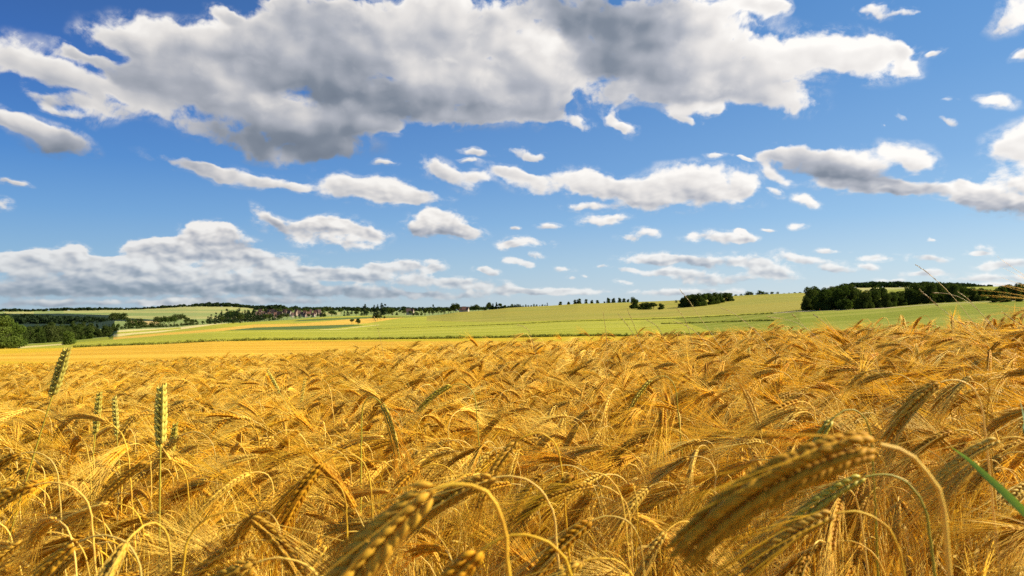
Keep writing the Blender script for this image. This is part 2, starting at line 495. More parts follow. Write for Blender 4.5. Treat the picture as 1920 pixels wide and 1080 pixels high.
# each key curve: distance and image row of the surface along it
KEYS = [
    (cv([(0, 26), (600, 26), (1200, 20), (1920, 15)]),
     cv([(0, 685), (300, 686), (500, 690), (700, 690), (1000, 680), (1400, 655), (1920, 645)])),
    (cv([(0, 112), (700, 120), (1200, 105), (1500, 80), (1920, 62)]),
     cv([(-260, 662), (0, 655), (130, 652), (200, 649), (300, 645.5), (400, 640), (500, 638), (700, 636.5), (900, 634), (1000, 632), (1100, 630), (1200, 631), (1400, 627), (1920, 622)])),
    (cv([(0, 160), (400, 200), (700, 240), (1200, 225), (1500, 140), (1920, 118)]),
     cv([(-260, 655), (0, 652), (100, 646), (200, 638), (300, 630), (400, 624), (500, 620), (600, 618.5), (700, 617), (800, 613.5), (960, 608), (1050, 603), (1100, 601.5), (1200, 599), (1280, 596.5), (1350, 593), (1440, 588), (1500, 584.5), (1660, 578), (1760, 570), (1800, 568), (1920, 563), (2180, 556)])),
    (cv([(0, 190), (220, 300), (480, 430), (860, 560), (1200, 620), (1500, 560), (1920, 520)]),
     cv([(-260, 652), (0, 649), (120, 641), (206, 632), (222, 620), (240, 618.5), (293, 616.5), (336, 614), (370, 610), (408, 606.7), (453, 604.7), (540, 600), (580, 596.5), (617, 594), (692, 592.5), (801, 592), (826, 590), (857, 585.6), (905, 583), (951, 578), (1022, 574.4), (1047, 572.5), (1085, 569.4), (1132, 568), (1181, 566.5), (1265, 563), (1375, 555.6), (1425, 553), (1506, 549.4), (1600, 545.5), (1700, 541.5), (1850, 537.5), (1920, 535.5), (2180, 530)])),
    (cv([(0, 800), (860, 1100), (1200, 1000), (1500, 760), (1920, 700)]),
     cv([(-260, 625), (0, 622), (120, 622), (240, 612), (400, 606), (540, 598), (620, 594), (700, 592), (800, 590), (857, 587.5), (905, 585), (951, 581), (1022, 577), (1085, 572), (1200, 567.5), (1375, 559), (1506, 553), (1600, 549), (1700, 545), (1920, 539), (2180, 534)])),
    (cv([(0, 3200), (860, 3000), (1200, 2400), (1560, 1100), (1920, 1000)]),
     cv([(-260, 583), (0, 583.5), (60, 583), (90, 582.5), (120, 582), (240, 580.5), (300, 578), (345, 575), (370, 574), (430, 574.5), (480, 578.5), (550, 580), (700, 582), (850, 582), (960, 579), (1100, 573), (1200, 568), (1375, 558), (1506, 550.5), (1600, 538.5), (1700, 538), (1800, 540), (1920, 542), (2180, 540)])),
    (cv([(0, 5200), (1920, 4000)]), cv([(-260, 586), (0, 586), (900, 586), (1200, 575), (1500, 560), (1920, 560)])),
    (cv([(0, 24000), (1920, 24000)]), cv([(0, 584.5), (1920, 584.5)])),
]


def col_px(u):
    return 960.0 + u * F_PX


def row_tan(row, D=None):
    """tangent of the elevation (z per metre of y) for an image row."""
    v = (540.0 - np.asarray(row, float)) / F_PX
    c, s = math.cos(PITCH), math.sin(PITCH)
    return (s + v * c) / (c - v * s)


def canopy_near(x, y):
    """height of the tops of the barley, near field"""
    x = np.clip(x, -40, 40)
    g = np.where(x > 0, 0.085 * x / (1 + np.abs(x) * 0.05), 0.098 * x / (1 + np.abs(x) * 0.032))
    return CAM_Z - 0.27 + g - 0.015 * np.clip(y, -30, 60)


def key_z(u):
    """list of (D, z) arrays for columns u; far surface"""
    px = np.clip(col_px(u), -260, 2180)
    return [(d(px), CAM_Z + d(px) * row_tan(r(px))) for d, r in KEYS]


def surf(u, D):
    """height of crop tops (near) and of the land (far) at column u, distance D"""
    u = np.asarray(u, float); D = np.asarray(D, float)
    u, D = np.broadcast_arrays(u, D)
    px = np.clip(col_px(u), -260, 2180)
    dc = DC(px)
    k = key_z(u)
    zc = canopy_near(u * dc, dc)
    z = canopy_near(u * D, D)
    # crest to the first far key
    d1, z1 = k[0]
    t = np.clip((D - dc) / (d1 - dc), 0, 1)
    z = np.where(D > dc, zc + (z1 - zc) * (t * 0.75 + 0.25 * t * t * (3 - 2 * t)), z)
    for (da, za), (db, zb) in zip(k[:-1], k[1:]):
        t = np.clip(np.log(np.maximum(D, 1e-3) / da) / np.log(db / da), 0, 1)
        ra, rb = (za - CAM_Z) / da, (zb - CAM_Z) / db
        zz = CAM_Z + D * (ra + (rb - ra) * t)
        z = np.where(D > da, zz, z)
    return z


def ground(u, D):
    """the soil itself: below the crop near the camera"""
    u, D = np.broadcast_arrays(np.asarray(u, float), np.asarray(D, float))
    d1 = KEYS[0][0](np.clip(col_px(u), -260, 2180))
    t = np.clip((D - 0.75 * d1) / (0.25 * d1), 0, 1)
    return surf(u, D) - 0.95 * (1 - t * t * (3 - 2 * t))


def at(px, D, lift=0.0):
    """point on the land below/at image column px, distance D"""
    u = (px - 960.0) / F_PX
    return Vector((u * D, D, float(ground(u, D)) + lift))


def D_for_row(px, row, d0, d1):
    """distance between d0 and d1 at which the land shows at an image row"""
    u = (px - 960.0) / F_PX
    Ds = np.exp(np.linspace(math.log(d0), math.log(d1), 400))
    tt = (surf(u, Ds) - CAM_Z) / Ds
    want = float(row_tan(row))
    return float(Ds[np.argmin(np.abs(tt - want))])


# grid of columns and distances
cols = np.concatenate([np.tan(R(1) * np.linspace(-86, -41.5, 24)), np.linspace(-0.86, 0.86, 1150), np.tan(R(1) * np.linspace(41.5, 86, 24))])
nsub = [52, 90, 60, 110, 40, 90, 10, 10]
Drows = []
pxc = np.clip(col_px(cols), -260, 2180)
base = np.full_like(cols, 0.6)
seq = [(base, KEYS[0][0](pxc), nsub[0])]
for i in range(len(KEYS) - 1):
    seq.append((KEYS[i][0](pxc), KEYS[i + 1][0](pxc), nsub[i + 1]))
for a, b, n in seq:
    for j in range(n):
        Drows.append(a * (b / a) ** (j / n))
Drows.append(KEYS[-1][0](pxc))
DG = np.array(Drows)                       # rows x cols
UG = np.broadcast_to(cols, DG.shape)
ZG = ground(UG, DG)
# gentle real undulation so the land is not a ruled surface
und = (np.sin(UG * DG * 0.031 + 1.3) * np.sin(DG * 0.023 + 0.4) * 0.4 + np.sin(UG * DG * 0.11) * 0.06) * np.clip((DG - 140) / 400, 0, 1)
ZG = ZG + und
VG = np.stack([UG * DG, DG, ZG], -1)
SEC = np.concatenate([np.full(n, i) for i, (_, _, n) in enumerate(seq)])   # section of each row band
nr, nc = DG.shape
cidx = np.arange(nr * nc).reshape(nr, nc)
FA = np.stack([cidx[:-1, :-1], cidx[:-1, 1:], cidx[1:, 1:], cidx[1:, :-1]], -1)       # (nr-1, nc-1, 4)
# picture coordinates in which the field borders were surveyed
um = (cols[:-1] + cols[1:]) / 2
DM = (DG[:-1, :-1] + DG[1:, 1:]) / 2
ZM = (ZG[:-1, :-1] + ZG[1:, 1:]) / 2
PXM = np.broadcast_to(col_px(um), DM.shape)
tm = (ZM - CAM_Z) / DM
cP, sP = math.cos(PITCH), math.sin(PITCH)
RWM = 540.0 - F_PX * (tm * cP - sP) / (cP + tm * sP)
SECM = np.broadcast_to(SEC[:, None], DM.shape)


def field_mat(name, c1, c2, c3, fine=1.0, stripe=0.5, rows_dir=0.0, bump=0.35):
    """crop seen from afar: drilled rows, tramlines, patches of riper and greener crop"""
    m, t, o = material(name)
    tc_ = t.node('ShaderNodeTexCoord')
    mp = t.node('ShaderNodeMapping'); t.link(tc_.outputs['Object'], mp.inputs['Vector'])
    mp.inputs['Rotation'].default_value = (0, 0, rows_dir)
    pz = mp.outputs[0]
    mp2 = t.node('ShaderNodeMapping'); t.link(pz, mp2.inputs['Vector'])
    mp2.inputs['Scale'].default_value = (0.05, 1.0, 0.2)
    rows = t.noise(mp2.outputs[0], 0.55 * fine, 5.0, 0.65)
    big = t.noise(pz, 0.018 * fine, 4.0, 0.6, 0.6)
    mp3 = t.node('ShaderNodeMapping'); t.link(pz, mp3.inputs['Vector'])
    mp3.inputs['Scale'].default_value = (0.012, 0.22, 0.1)
    band = t.noise(mp3.outputs[0], 0.6 * fine, 3.0, 0.6)
    grain = t.noise(pz, 9.0 * fine, 3.0, 0.7)
    c = t.mix(t.step(big, 0.38, 0.64), c1, c2)
    c = t.mix(t.m('MULTIPLY', t.step(band, 0.42, 0.66), 0.85), c, c3)
    c = t.mix(t.m('MULTIPLY', t.step(rows, 0.50, 0.68), stripe), c, c3)
    dk = t.m('MULTIPLY', t.step(rows, 0.30, 0.46, 1.0, 0.0), stripe * 0.55)
    c = t.mix(dk, c, (c1[0] * 0.45, c1[1] * 0.45, c1[2] * 0.35, 1))
    gr = t.step(grain, 0.3, 0.7, 0.72, 1.12, smooth=False)
    c = t.vm('MULTIPLY', c, t.comb(gr, gr, gr))
    b = t.node('ShaderNodeBump'); b.inputs['Strength'].default_value = bump; b.inputs['Distance'].default_value = 0.2
    t.link(t.m('ADD', t.m('MULTIPLY', grain, 1.0), rows), b.inputs['Height'])
    principled(t, o, c, 0.95, 0.05, b.outputs[0])
    return m


def C(r, g, b):
    return (r, g, b, 1.0)


M_SOIL = None
m, t, o = material('soil_and_straw')
tcn = t.node('ShaderNodeTexCoord')
nz = t.noise(tcn.outputs['Object'], 14.0, 6.0, 0.7)
nz2 = t.noise(tcn.outputs['Object'], 120.0, 3.0, 0.7)
c = t.mix(t.step(nz, 0.4, 0.62), C(0.07, 0.040, 0.018), C(0.20, 0.115, 0.035))
c = t.mix(t.step(nz2, 0.5, 0.62), c, C(0.38, 0.25, 0.08))
bmp = t.node('ShaderNodeBump'); bmp.inputs['Distance'].default_value = 0.02; t.link(nz2, bmp.inputs['Height'])
principled(t, o, c, 0.95, 0.1, bmp.outputs[0])
M_SOIL = m

FIELDS = {}
def F_(key, name, mat):
    FIELDS[key] = (name, mat)

F_('soil', 'ground', M_SOIL)
F_('barley', 'ripe_barley_field', field_mat('ripe_barley', C(0.58, 0.345, 0.03), C(0.50, 0.27, 0.02), C(0.68, 0.45, 0.06), 1.0, 0.6))
F_('weedy', 'weedy_field_edge', field_mat('weedy', C(0.54, 0.36, 0.02), C(0.38, 0.34, 0.02), C(0.60, 0.43, 0.04), 1.0, 0.4))
F_('lime', 'pale_green_field', field_mat('lime_crop', C(0.33, 0.33, 0.025), C(0.27, 0.29, 0.03), C(0.39, 0.38, 0.06), 0.8, 0.45))
F_('green', 'green_field', field_mat('green_crop', C(0.19, 0.225, 0.02), C(0.23, 0.25, 0.025), C(0.29, 0.30, 0.05), 0.8, 0.5))
F_('olive', 'ripening_field', field_mat('olive_crop', C(0.30, 0.265, 0.04), C(0.23, 0.24, 0.035), C(0.34, 0.30, 0.06), 0.5, 0.35))
F_('orange', 'stubble_field', field_mat('orange_crop', C(0.54, 0.32, 0.04), C(0.57, 0.37, 0.05), C(0.60, 0.42, 0.09), 0.6, 0.3))
F_('dark', 'dark_green_field', field_mat('beet', C(0.075, 0.12, 0.028), C(0.09, 0.14, 0.03), C(0.13, 0.17, 0.05), 0.5, 0.3))
F_('cream', 'cut_hay_strip', field_mat('hay', C(0.54, 0.46, 0.15), C(0.58, 0.50, 0.20), C(0.62, 0.54, 0.25), 0.6, 0.3))
F_('track', 'dirt_track', field_mat('track', C(0.42, 0.34, 0.22), C(0.5, 0.42, 0.28), C(0.3, 0.26, 0.12), 1.0, 0.3))
F_('hillgreen', 'far_green_field', field_mat('hillgreen', C(0.17, 0.24, 0.065), C(0.22, 0.28, 0.08), C(0.30, 0.33, 0.12), 0.12, 0.3))
F_('hillpale', 'far_pale_field', field_mat('hillpale', C(0.33, 0.33, 0.10), C(0.27, 0.29, 0.09), C(0.42, 0.40, 0.15), 0.12, 0.3))
F_('hilldark', 'far_land_painted_cloud_shade', field_mat('hilldark', C(0.018, 0.035, 0.022), C(0.022, 0.04, 0.025), C(0.03, 0.05, 0.03), 0.12, 0.3))  # cloud shadow on the left hillside put into the colour; also land behind the ridge
F_('hillgold', 'far_gold_field', field_mat('hillgold', C(0.50, 0.36, 0.13), C(0.46, 0.36, 0.13), C(0.52, 0.43, 0.2), 0.12, 0.3))

cls = np.full(DM.shape, 'soil', dtype=object)
row_at = lambda pairs: np.interp(PXM, [p[0] for p in pairs], [p[1] for p in pairs])


def paint(key, mask):
    cls[mask] = key


k0 = KEYS[0][0](np.clip(PXM, -260, 2180))
paint('barley', DM > 0.80 * k0)
paint('weedy', (SECM == 1) & (RWM > row_at([(-260, 676), (0, 677), (100, 679), (220, 684), (300, 690)])))
paint('weedy', (SECM == 1) & (RWM < row_at([(-260, 668), (0, 664), (60, 661), (130, 656), (190, 648), (220, 640)])))
# section 2: beyond the verge, up to the field line
paint('lime', SECM == 2)
paint('green', (SECM == 2) & (PXM > 1240 + (RWM - 590) * 3))
paint('cream', (SECM == 2) & (PXM > 30) & (PXM < 124) & (RWM < row_at([(30, 654), (124, 646)])))
paint('weedy', (SECM == 2) & (PXM <= 30))
# a thin grassy balk along the line
# section 3: main slope
paint('lime', SECM == 3)
paint('olive', (SECM == 3) & (PXM > 790) & (RWM < row_at([(700, 590), (790, 601), (900, 604), (1050, 601), (1200, 596), (1350, 590), (1500, 583)])))
# left part of the slope, stripes between px 120 and 760
L3 = (SECM == 3) & (PXM < 800)
paint('lime', L3)
paint('orange', L3 & (RWM < row_at([(120, 640), (240, 636), (300, 629), (400, 622), (480, 615), (560, 612), (640, 609.5), (690, 606), (740, 598), (800, 590)])))
paint('dark', L3 & (RWM > row_at([(400, 622), (480, 614), (560, 611.5), (640, 609), (660, 608.5), (700, 611)])) & (RWM < row_at([(400, 620), (480, 619), (560, 618), (620, 616), (700, 608)])) & (PXM > 400))
paint('cream', L3 & (PXM < 712) & (RWM > row_at([(590, 617.9), (640, 616.8), (662, 613.8), (700, 609.8), (770, 604)])) & (RWM < row_at([(590, 619), (640, 617.6), (662, 614.6), (700, 610.6), (770, 605)])) & (PXM > 600))
paint('lime', L3 & (RWM < row_at([(220, 632), (300, 625), (400, 617), (480, 608), (560, 606.5), (640, 600), (700, 593), (800, 590)])))
paint('cream', L3 & (PXM < 470) & (RWM < row_at([(200, 631), (224, 631), (250, 627), (300, 623), (336, 618), (370, 613.5), (400, 609), (450, 604)])))
paint('lime', L3 & (RWM < row_at([(220, 626), (290, 621), (336, 617), (370, 612), (400, 608)])) & (RWM > row_at([(220, 623), (290, 618), (336, 614)])) & (PXM < 340))
paint('dark', L3 & (PXM > 520) & (RWM < row_at([(520, 603), (560, 602.5), (600, 601), (692, 597), (740, 596), (800, 594)])) )
paint('lime', L3 & (PXM > 480) & (PXM < 760) & (RWM < row_at([(480, 607), (540, 605), (560, 600), (600, 597.5), (692, 593.8), (760, 593)])))
paint('green', L3 & (PXM > 720) & (RWM < row_at([(720, 594), (800, 594)])))
paint('track', (SECM == 3) & (PXM > 1440) & (RWM > row_at([(1440, 586.5), (1500, 583.6), (1660, 577), (1760, 569.3), (1920, 562)])))
paint('green', (SECM == 3) & (PXM > 1640))
paint('track', (SECM == 3) & (PXM > 1600) & (RWM > row_at([(1600, 579.6), (1660, 577.2), (1760, 569.3), (1920, 562.2)])))
# section 4, 5: valley and far hills
paint('hillgreen', SECM >= 4)
S5 = SECM == 5
paint('hillgold', S5 & (RWM > 601) & (PXM > 244) & (PXM < 300) & (RWM < 609))
paint('hillpale', S5 & (PXM > 210) & (RWM < 597.5) & (RWM > 592.5))
paint('hillgreen', S5 & (PXM > 200) & (RWM < 592.5) & (RWM > 587))
paint('hillpale', S5 & (RWM < 586.5) & (PXM > 120))
paint('hillgreen', S5 & (RWM < 582.5) & (PXM > 250) & (RWM > 580.5))
paint('hillpale', S5 & (RWM < 580.5) & (PXM > 250))
paint('weedy', (SECM <= 3) & (SECM > 1) & (PXM < 36))
paint('green', (SECM == 3) & (PXM >= 36) & (PXM < 214))
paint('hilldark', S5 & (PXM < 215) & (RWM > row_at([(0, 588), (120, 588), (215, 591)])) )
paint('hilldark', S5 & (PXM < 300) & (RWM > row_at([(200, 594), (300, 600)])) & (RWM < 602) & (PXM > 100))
paint('hillpale', S5 & (PXM < 64) & (PXM > 8) & (RWM < 588.2) & (RWM > 584.5))
paint('hillgreen', S5 & (PXM > 480) & (PXM < 1000))
paint('hillpale', S5 & (PXM > 500) & (PXM < 640) & (RWM > 586) & (RWM < 591))
paint('hillpale', S5 & (PXM > 1560))
paint('hilldark', SECM >= 6)

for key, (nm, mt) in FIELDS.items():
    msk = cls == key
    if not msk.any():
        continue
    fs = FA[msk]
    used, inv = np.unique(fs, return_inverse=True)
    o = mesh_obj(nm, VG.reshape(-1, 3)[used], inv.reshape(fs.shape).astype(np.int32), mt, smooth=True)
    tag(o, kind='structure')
# ground behind and beside the photographer
ys = np.linspace(-60, 0.6, 40)
uu = cols[[0, 5, 10, 15, 20, 23] + list(range(24, 24 + 1150, 50)) + [1173, 1177, 1182, 1187, 1192, 1197]]
xs = np.concatenate([[-300, -60], uu * 0.6, [60, 300]])
xx, yy = np.meshgrid(xs, ys)
zz = canopy_near(xx, yy) - 0.95
idx = np.arange(xx.size).reshape(xx.shape)
ff = np.stack([idx[:-1, :-1], idx[:-1, 1:], idx[1:, 1:], idx[1:, :-1]], -1).reshape(-1, 4)
o = mesh_obj('ground', np.stack([xx, yy, zz], -1).reshape(-1, 3), ff, M_SOIL, smooth=True)
tag(o, kind='structure')

# ------------------------------------------------------------------ trees, hedges, woods
def leaf_mat(name, c1, c2, c3):
    m, t, o = material(name)
    tcn = t.node('ShaderNodeTexCoord')
    oi = t.node('ShaderNodeObjectInfo')
    nz = t.noise(tcn.outputs['Object'], 1.3, 3.0, 0.6)
    c = t.mix(t.step(nz, 0.4, 0.62), c1, c2)
    c = t.mix(t.m('MULTIPLY', oi.outputs['Random'], 0.7), c, c3)
    d = t.node('ShaderNodeBsdfDiffuse'); t.link(c, d.inputs['Color'])
    tr = t.node('ShaderNodeBsdfTranslucent'); t.link(t.vm('MULTIPLY', c, (1.3, 1.5, 0.6)), tr.inputs['Color'])
    mx = t.node('ShaderNodeMixShader'); mx.inputs[0].default_value = 0.28
    t.link(d.outputs[0], mx.inputs[1]); t.link(tr.outputs[0], mx.inputs[2])
    t.link(mx.outputs[0], o.inputs['Surface'])
    return m


M_LEAF = leaf_mat('dark_foliage', C(0.040, 0.060, 0.014), C(0.065, 0.095, 0.020), C(0.060, 0.072, 0.022))
M_LEAFB = leaf_mat('fresh_foliage', C(0.075, 0.115, 0.020), C(0.11, 0.155, 0.028), C(0.085, 0.11, 0.022))
M_CONIF = leaf_mat('needle_foliage', C(0.018, 0.034, 0.014), C(0.030, 0.050, 0.018), C(0.026, 0.040, 0.020))
M_BARK, t, o = material('bark')
tcn = t.node('ShaderNodeTexCoord')
principled(t, o, t.mix(t.noise(tcn.outputs['Object'], 6.0, 4.0), C(0.05, 0.036, 0.025), C(0.12, 0.09, 0.065)), 0.9, 0.1)


def tube(path, rad, sides=6, cap=True):
    """triangulated tapering tube along a path"""
    path = np.asarray(path, float); n = len(path)
    rad = np.broadcast_to(np.asarray(rad, float), (n,))
    tan = np.gradient(path, axis=0); tan /= np.linalg.norm(tan, axis=1)[:, None] + 1e-12
    ref = np.array([0.31, 0.95, 0.05]); ref /= np.linalg.norm(ref)
    a = np.cross(tan, ref); a /= np.linalg.norm(a, axis=1)[:, None] + 1e-9
    b = np.cross(tan, a)
    ang = np.arange(sides) * 2 * math.pi / sides
    v = path[:, None, :] + rad[:, None, None] * (a[:, None, :] * np.cos(ang)[None, :, None] + b[:, None, :] * np.sin(ang)[None, :, None])
    v = v.reshape(-1, 3)
    f = []
    for i in range(n - 1):
        for j in range(sides):
            p, q = i * sides + j, i * sides + (j + 1) % sides
            f.append((p, q, q + sides)); f.append((p, q + sides, p + sides))
    return v, np.array(f, int)


def join(parts):
    vs, fs, k = [], [], 0
    for v, f in parts:
        vs.append(v); fs.append(np.asarray(f) + k); k += len(v)
    return np.concatenate(vs), np.concatenate(fs)


def quads_to_tris(f):
    f = np.asarray(f)
    return np.concatenate([f[:, [0, 1, 2]], f[:, [0, 2, 3]]])


def leaf_cloud(rng, centres, radii, n, size, flat=0.0):
    """many small leaf faces spread over the outsides of lobes"""
    k = len(centres)
    wts = radii.prod(axis=1) ** (2 / 3.0); wts /= wts.sum()
    li = rng.choice(k, n, p=wts)
    d = rng.normal(size=(n, 3)); d /= np.linalg.norm(d, axis=1)[:, None]
    r = rng.uniform(0.55, 1.08, n) ** 0.6
    p = centres[li] + d * radii[li] * r[:, None]
    nrm = d + rng.normal(size=(n, 3)) * 0.7; nrm /= np.linalg.norm(nrm, axis=1)[:, None]
    a = np.cross(nrm, rng.normal(size=(n, 3))); a /= np.linalg.norm(a, axis=1)[:, None]
    b = np.cross(nrm, a)
    s = size * rng.uniform(0.6, 1.3, n)[:, None]
    v = np.stack([p - a * s, p - b * s * 0.6, p + a * s, p + b * s * 0.6], 1).reshape(-1, 3)
    f = np.arange(4 * n).reshape(n, 4)
    return v, f


def crown_shape(rng, kind, nleaf):
    """crown of unit height standing on z = 0, about one unit wide"""
    if kind == 'conifer':
        lobes, rads = [], []
        for i in range(26):
            t = rng.uniform(0, 1)
            w_ = 0.26 * (1 - t) + 0.02
            a = rng.uniform(0, 6.28); q = rng.uniform(0.2, 1.0) * w_
            lobes.append((math.cos(a) * q, math.sin(a) * q, 0.10 + 0.86 * t)); rads.append((0.06 + 0.09 * (1 - t),) * 2 + (0.045 + 0.03 * (1 - t),))
        return leaf_cloud(rng, np.array(lobes), np.array(rads), nleaf, 0.034)
    lobes, rads = [], []
    z0 = 0.18 if kind == 'broad' else 0.0
    n = 22 if kind == 'broad' else 16
    for i in range(n):
        a = rng.uniform(0, 6.28); el = rng.uniform(-0.5 if kind == 'broad' else -1.2, 1.45); q = rng.uniform(0.35, 1.0)
        rr = rng.uniform(0.11, 0.21)
        cx, cy = math.cos(a) * math.cos(el) * 0.36 * q, math.sin(a) * math.cos(el) * 0.36 * q
        cz = z0 + (1 - z0) * 0.5 + math.sin(el) * (1 - z0) * 0.36 * q
        lobes.append((cx, cy, max(cz, rr * 0.9))); rads.append((rr * 1.15, rr * 1.15, rr * 0.85))
    if kind == 'bush':
        for i in range(16):
            a = rng.uniform(0, 6.28); q = rng.uniform(0.1, 0.40)
            lobes.append((math.cos(a) * q, math.sin(a) * q, rng.uniform(0.1, 0.28))); rads.append((0.17, 0.17, 0.15))
    return leaf_cloud(rng, np.array(lobes), np.array(rads), nleaf, 0.030 if nleaf > 5000 else 0.040 if nleaf > 1500 else 0.058)


def trunk_shape(rng, kind):
    parts = []
    top = 0.85 if kind == 'conifer' else 0.55
    p = np.array([[0, 0, -0.03], [0.01, 0, 0.15], [rng.normal() * 0.02, rng.normal() * 0.02, 0.35], [rng.normal() * 0.03, rng.normal() * 0.03, top]])
    parts.append(tube(p, [0.032, 0.026, 0.02, 0.006], 7))
    if kind != 'conifer':
        for i in range(7):
            a = i * 0.9 + rng.uniform(0, 0.5); z = rng.uniform(0.2, 0.45)
            e = np.array([math.cos(a) * 0.3, math.sin(a) * 0.3, z + rng.uniform(0.15, 0.35)])
            parts.append(tube(np.array([[0, 0, z], [e[0] * 0.5, e[1] * 0.5, z + (e[2] - z) * 0.4], e]), [0.014, 0.009, 0.003], 5))
    return join(parts)


PROTO = {}


def norm_height(v):
    z = v[:, 2]
    v[:, 2] = np.maximum(z, 0.0) / np.quantile(z, 0.995)
    return v


def tree_proto(kind, level, var):
    key = (kind, level, var)
    if key in PROTO: return PROTO[key]
    rng = np.random.default_rng(abs(hash(str(key))) % 1000 if False else (sum(map(ord, kind)) * 7 + level * 31 + var))
    n = {2: 7000, 1: 2600, 0: 620}[level]
    cv_, cf = crown_shape(rng, kind, n)
    norm_height(cv_)
    tv, tf = trunk_shape(rng, kind)
    lm = {'broad': M_LEAF, 'bush': M_LEAF, 'conifer': M_CONIF}[kind]
    if level == 0:
        v = np.concatenate([cv_, tv]); f = np.concatenate([quads_to_tris(cf), tf + len(cv_)])
        mi = np.concatenate([np.zeros(2 * len(cf), int), np.ones(len(tf), int)])
        PROTO[key] = (mesh_obj('tree', v, f.astype(np.int32), [lm, M_BARK], mat_idx=mi, data_only=True), None)
    else:
        PROTO[key] = (mesh_obj('crown', cv_, cf.astype(np.int32), [lm], data_only=True), mesh_obj('trunk', tv, tf.astype(np.int32), [M_BARK], data_only=True))
    return PROTO[key]


trng = random.Random(11)


def tree(px, D, top, label, group=None, kind='broad', level=0, width=1.0, base_row=None, name=None, cat=None, mat=None, sink=0.0):
    """a tree whose top shows at image row `top`, standing on the land at column px and distance D"""
    p = at(px, D)
    ztop = CAM_Z + D * float(row_tan(top))
    h = max(ztop - p.z, 0.6)
    p.z -= sink * h
    h *= (1 + sink)
    c, tr = tree_proto(kind, level, trng.randrange(4))
    name = name or {'broad': 'broadleaf_tree', 'bush': 'bush', 'conifer': 'conifer_tree'}[kind]
    cat = cat or {'broad': 'tree', 'bush': 'bush', 'conifer': 'conifer'}[kind]
    hw = h * width
    rz = trng.uniform(0, 6.28)
    if tr is None:
        o = bpy.data.objects.new(name, c); COL.objects.link(o)
        o.location = p; o.scale = (hw, hw, h); o.rotation_euler = (0, 0, rz)
        tag(o, label, cat, group)
        return o
    o = empty(name, p); o.scale = (hw, hw, h); o.rotation_euler = (0, 0, rz)
    for nm, me in (('crown', c), ('trunk', tr)):
        if name == 'bush' and nm == 'trunk': nm = 'stem'
        if mat and nm == 'crown':
            me = me.copy(); me.materials.clear(); me.materials.append(mat)
        q = bpy.data.objects.new(nm, me); COL.objects.link(q); q.parent = o
    tag(o, label, cat, group)
    return o


def d5(px): return float(KEYS[3][0](px))


# the big tree and the lone ones on the left
tree(-2, 122, 594, 'big bright green tree cut by the left edge of the photo', kind='bush', level=2, width=1.25, mat=M_LEAFB, name='broadleaf_tree', cat='tree')
tree(31, 126, 606, 'smaller rounded green tree leaning against the big tree at the left edge', kind='bush', level=2, width=0.8, mat=M_LEAFB, name='broadleaf_tree', cat='tree')
tree(130, 150, 621, 'lone small round tree standing in front of the dark wood on the left', kind='bush', level=1, width=1.0, mat=M_LEAFB, name='broadleaf_tree', cat='tree')
# dark wood on the left
G_ = 'trees of the dark wood on the left'
L_ = 'dark tree in the wood between the big left tree and the pale field'
for i in range(38):
    px = 44 + (226 - 44) * (i + 0.5) / 38 + trng.uniform(-3, 3)
    back = i % 2
    D = d5(px) * (1.05 + 0.22 * back) + trng.uniform(-6, 6)
    top = 606 + trng.uniform(-3, 5) + (6 if not back else 0) + (3 if px < 70 else 0)
    tree(px, D, top, L_, G_, kind=trng.choice(['broad', 'broad', 'bush', 'conifer']) if back else 'bush', level=1, width=trng.uniform(0.5, 0.8) if back else 0.9)
# hedges and copses between the wood and the pine wood
for (a, b, D, top, n, kd, lb) in [
        (228, 264, 420, 609.5, 7, 'bush', 'low dark hedge bush in the strip right of the dark left wood'),
        (266, 300, 480, 604, 5, 'bush', 'grey green bush in the copse below the pale hill fields'),
        (288, 330, 640, 592.5, 5, 'broad', 'tree of the domed copse on the valley floor'),
        (296, 336, 470, 607, 6, 'bush', 'dark rounded bush beside the pale field corner'),
        (338, 372, 560, 603, 6, 'bush', 'low bush in the hedge leading up to the pine wood'),
        (326, 350, 1300, 589, 4, 'bush', 'small bush on the far pale slope'),
        (205, 236, 1500, 587, 6, 'bush', 'small bush on the far hill above the dark field'),  # the dark field below it is painted cloud shade
        (345, 372, 900, 597, 5, 'broad', 'small tree in the hedge behind the domed copse'),
        (240, 270, 900, 597, 4, 'bush', 'small bush in the valley left of the domed copse')]:
    for i in range(n):
        px = a + (b - a) * (i + 0.5) / n + trng.uniform(-2, 2)
        tree(px, D * trng.uniform(0.97, 1.03), top + trng.uniform(-1, 2), lb, lb.replace('dark ', '') + ' group', kind=kd, width=1.3 if kd == 'bush' else 0.9)
# pine wood climbing to the village
G_ = 'trees of the dark pine wood'
L_ = 'dark conifer in the pine wood left of the village'
tops = cv([(372, 602), (385, 596), (400, 588), (410, 583), (430, 579), (450, 578), (480, 580), (495, 584), (520, 590), (542, 597)])
for i in range(58):
    px = 374 + (540 - 374) * ((i + 0.5) / 58) + trng.uniform(-2, 2)
    bk = i % 3
    D = d5(px) * (1.03 + 0.12 * bk)
    tree(px, D, float(tops(px)) + trng.uniform(-2, 4) + (2 - bk) * 3.5, L_, G_, kind='conifer' if trng.random() < 0.75 else 'broad', width=trng.uniform(0.9, 1.3))
for px, tp, D, w_ in [(404, 603.5, 380, 1.2), (429, 608, 385, 1.1), (438, 601, 390, 1.0), (451, 602, 395, 1.1)]:
    tree(px, D, tp, 'small round bush alone on the pale slope under the pine wood', 'lone bushes under the pine wood', kind='bush', width=w_)
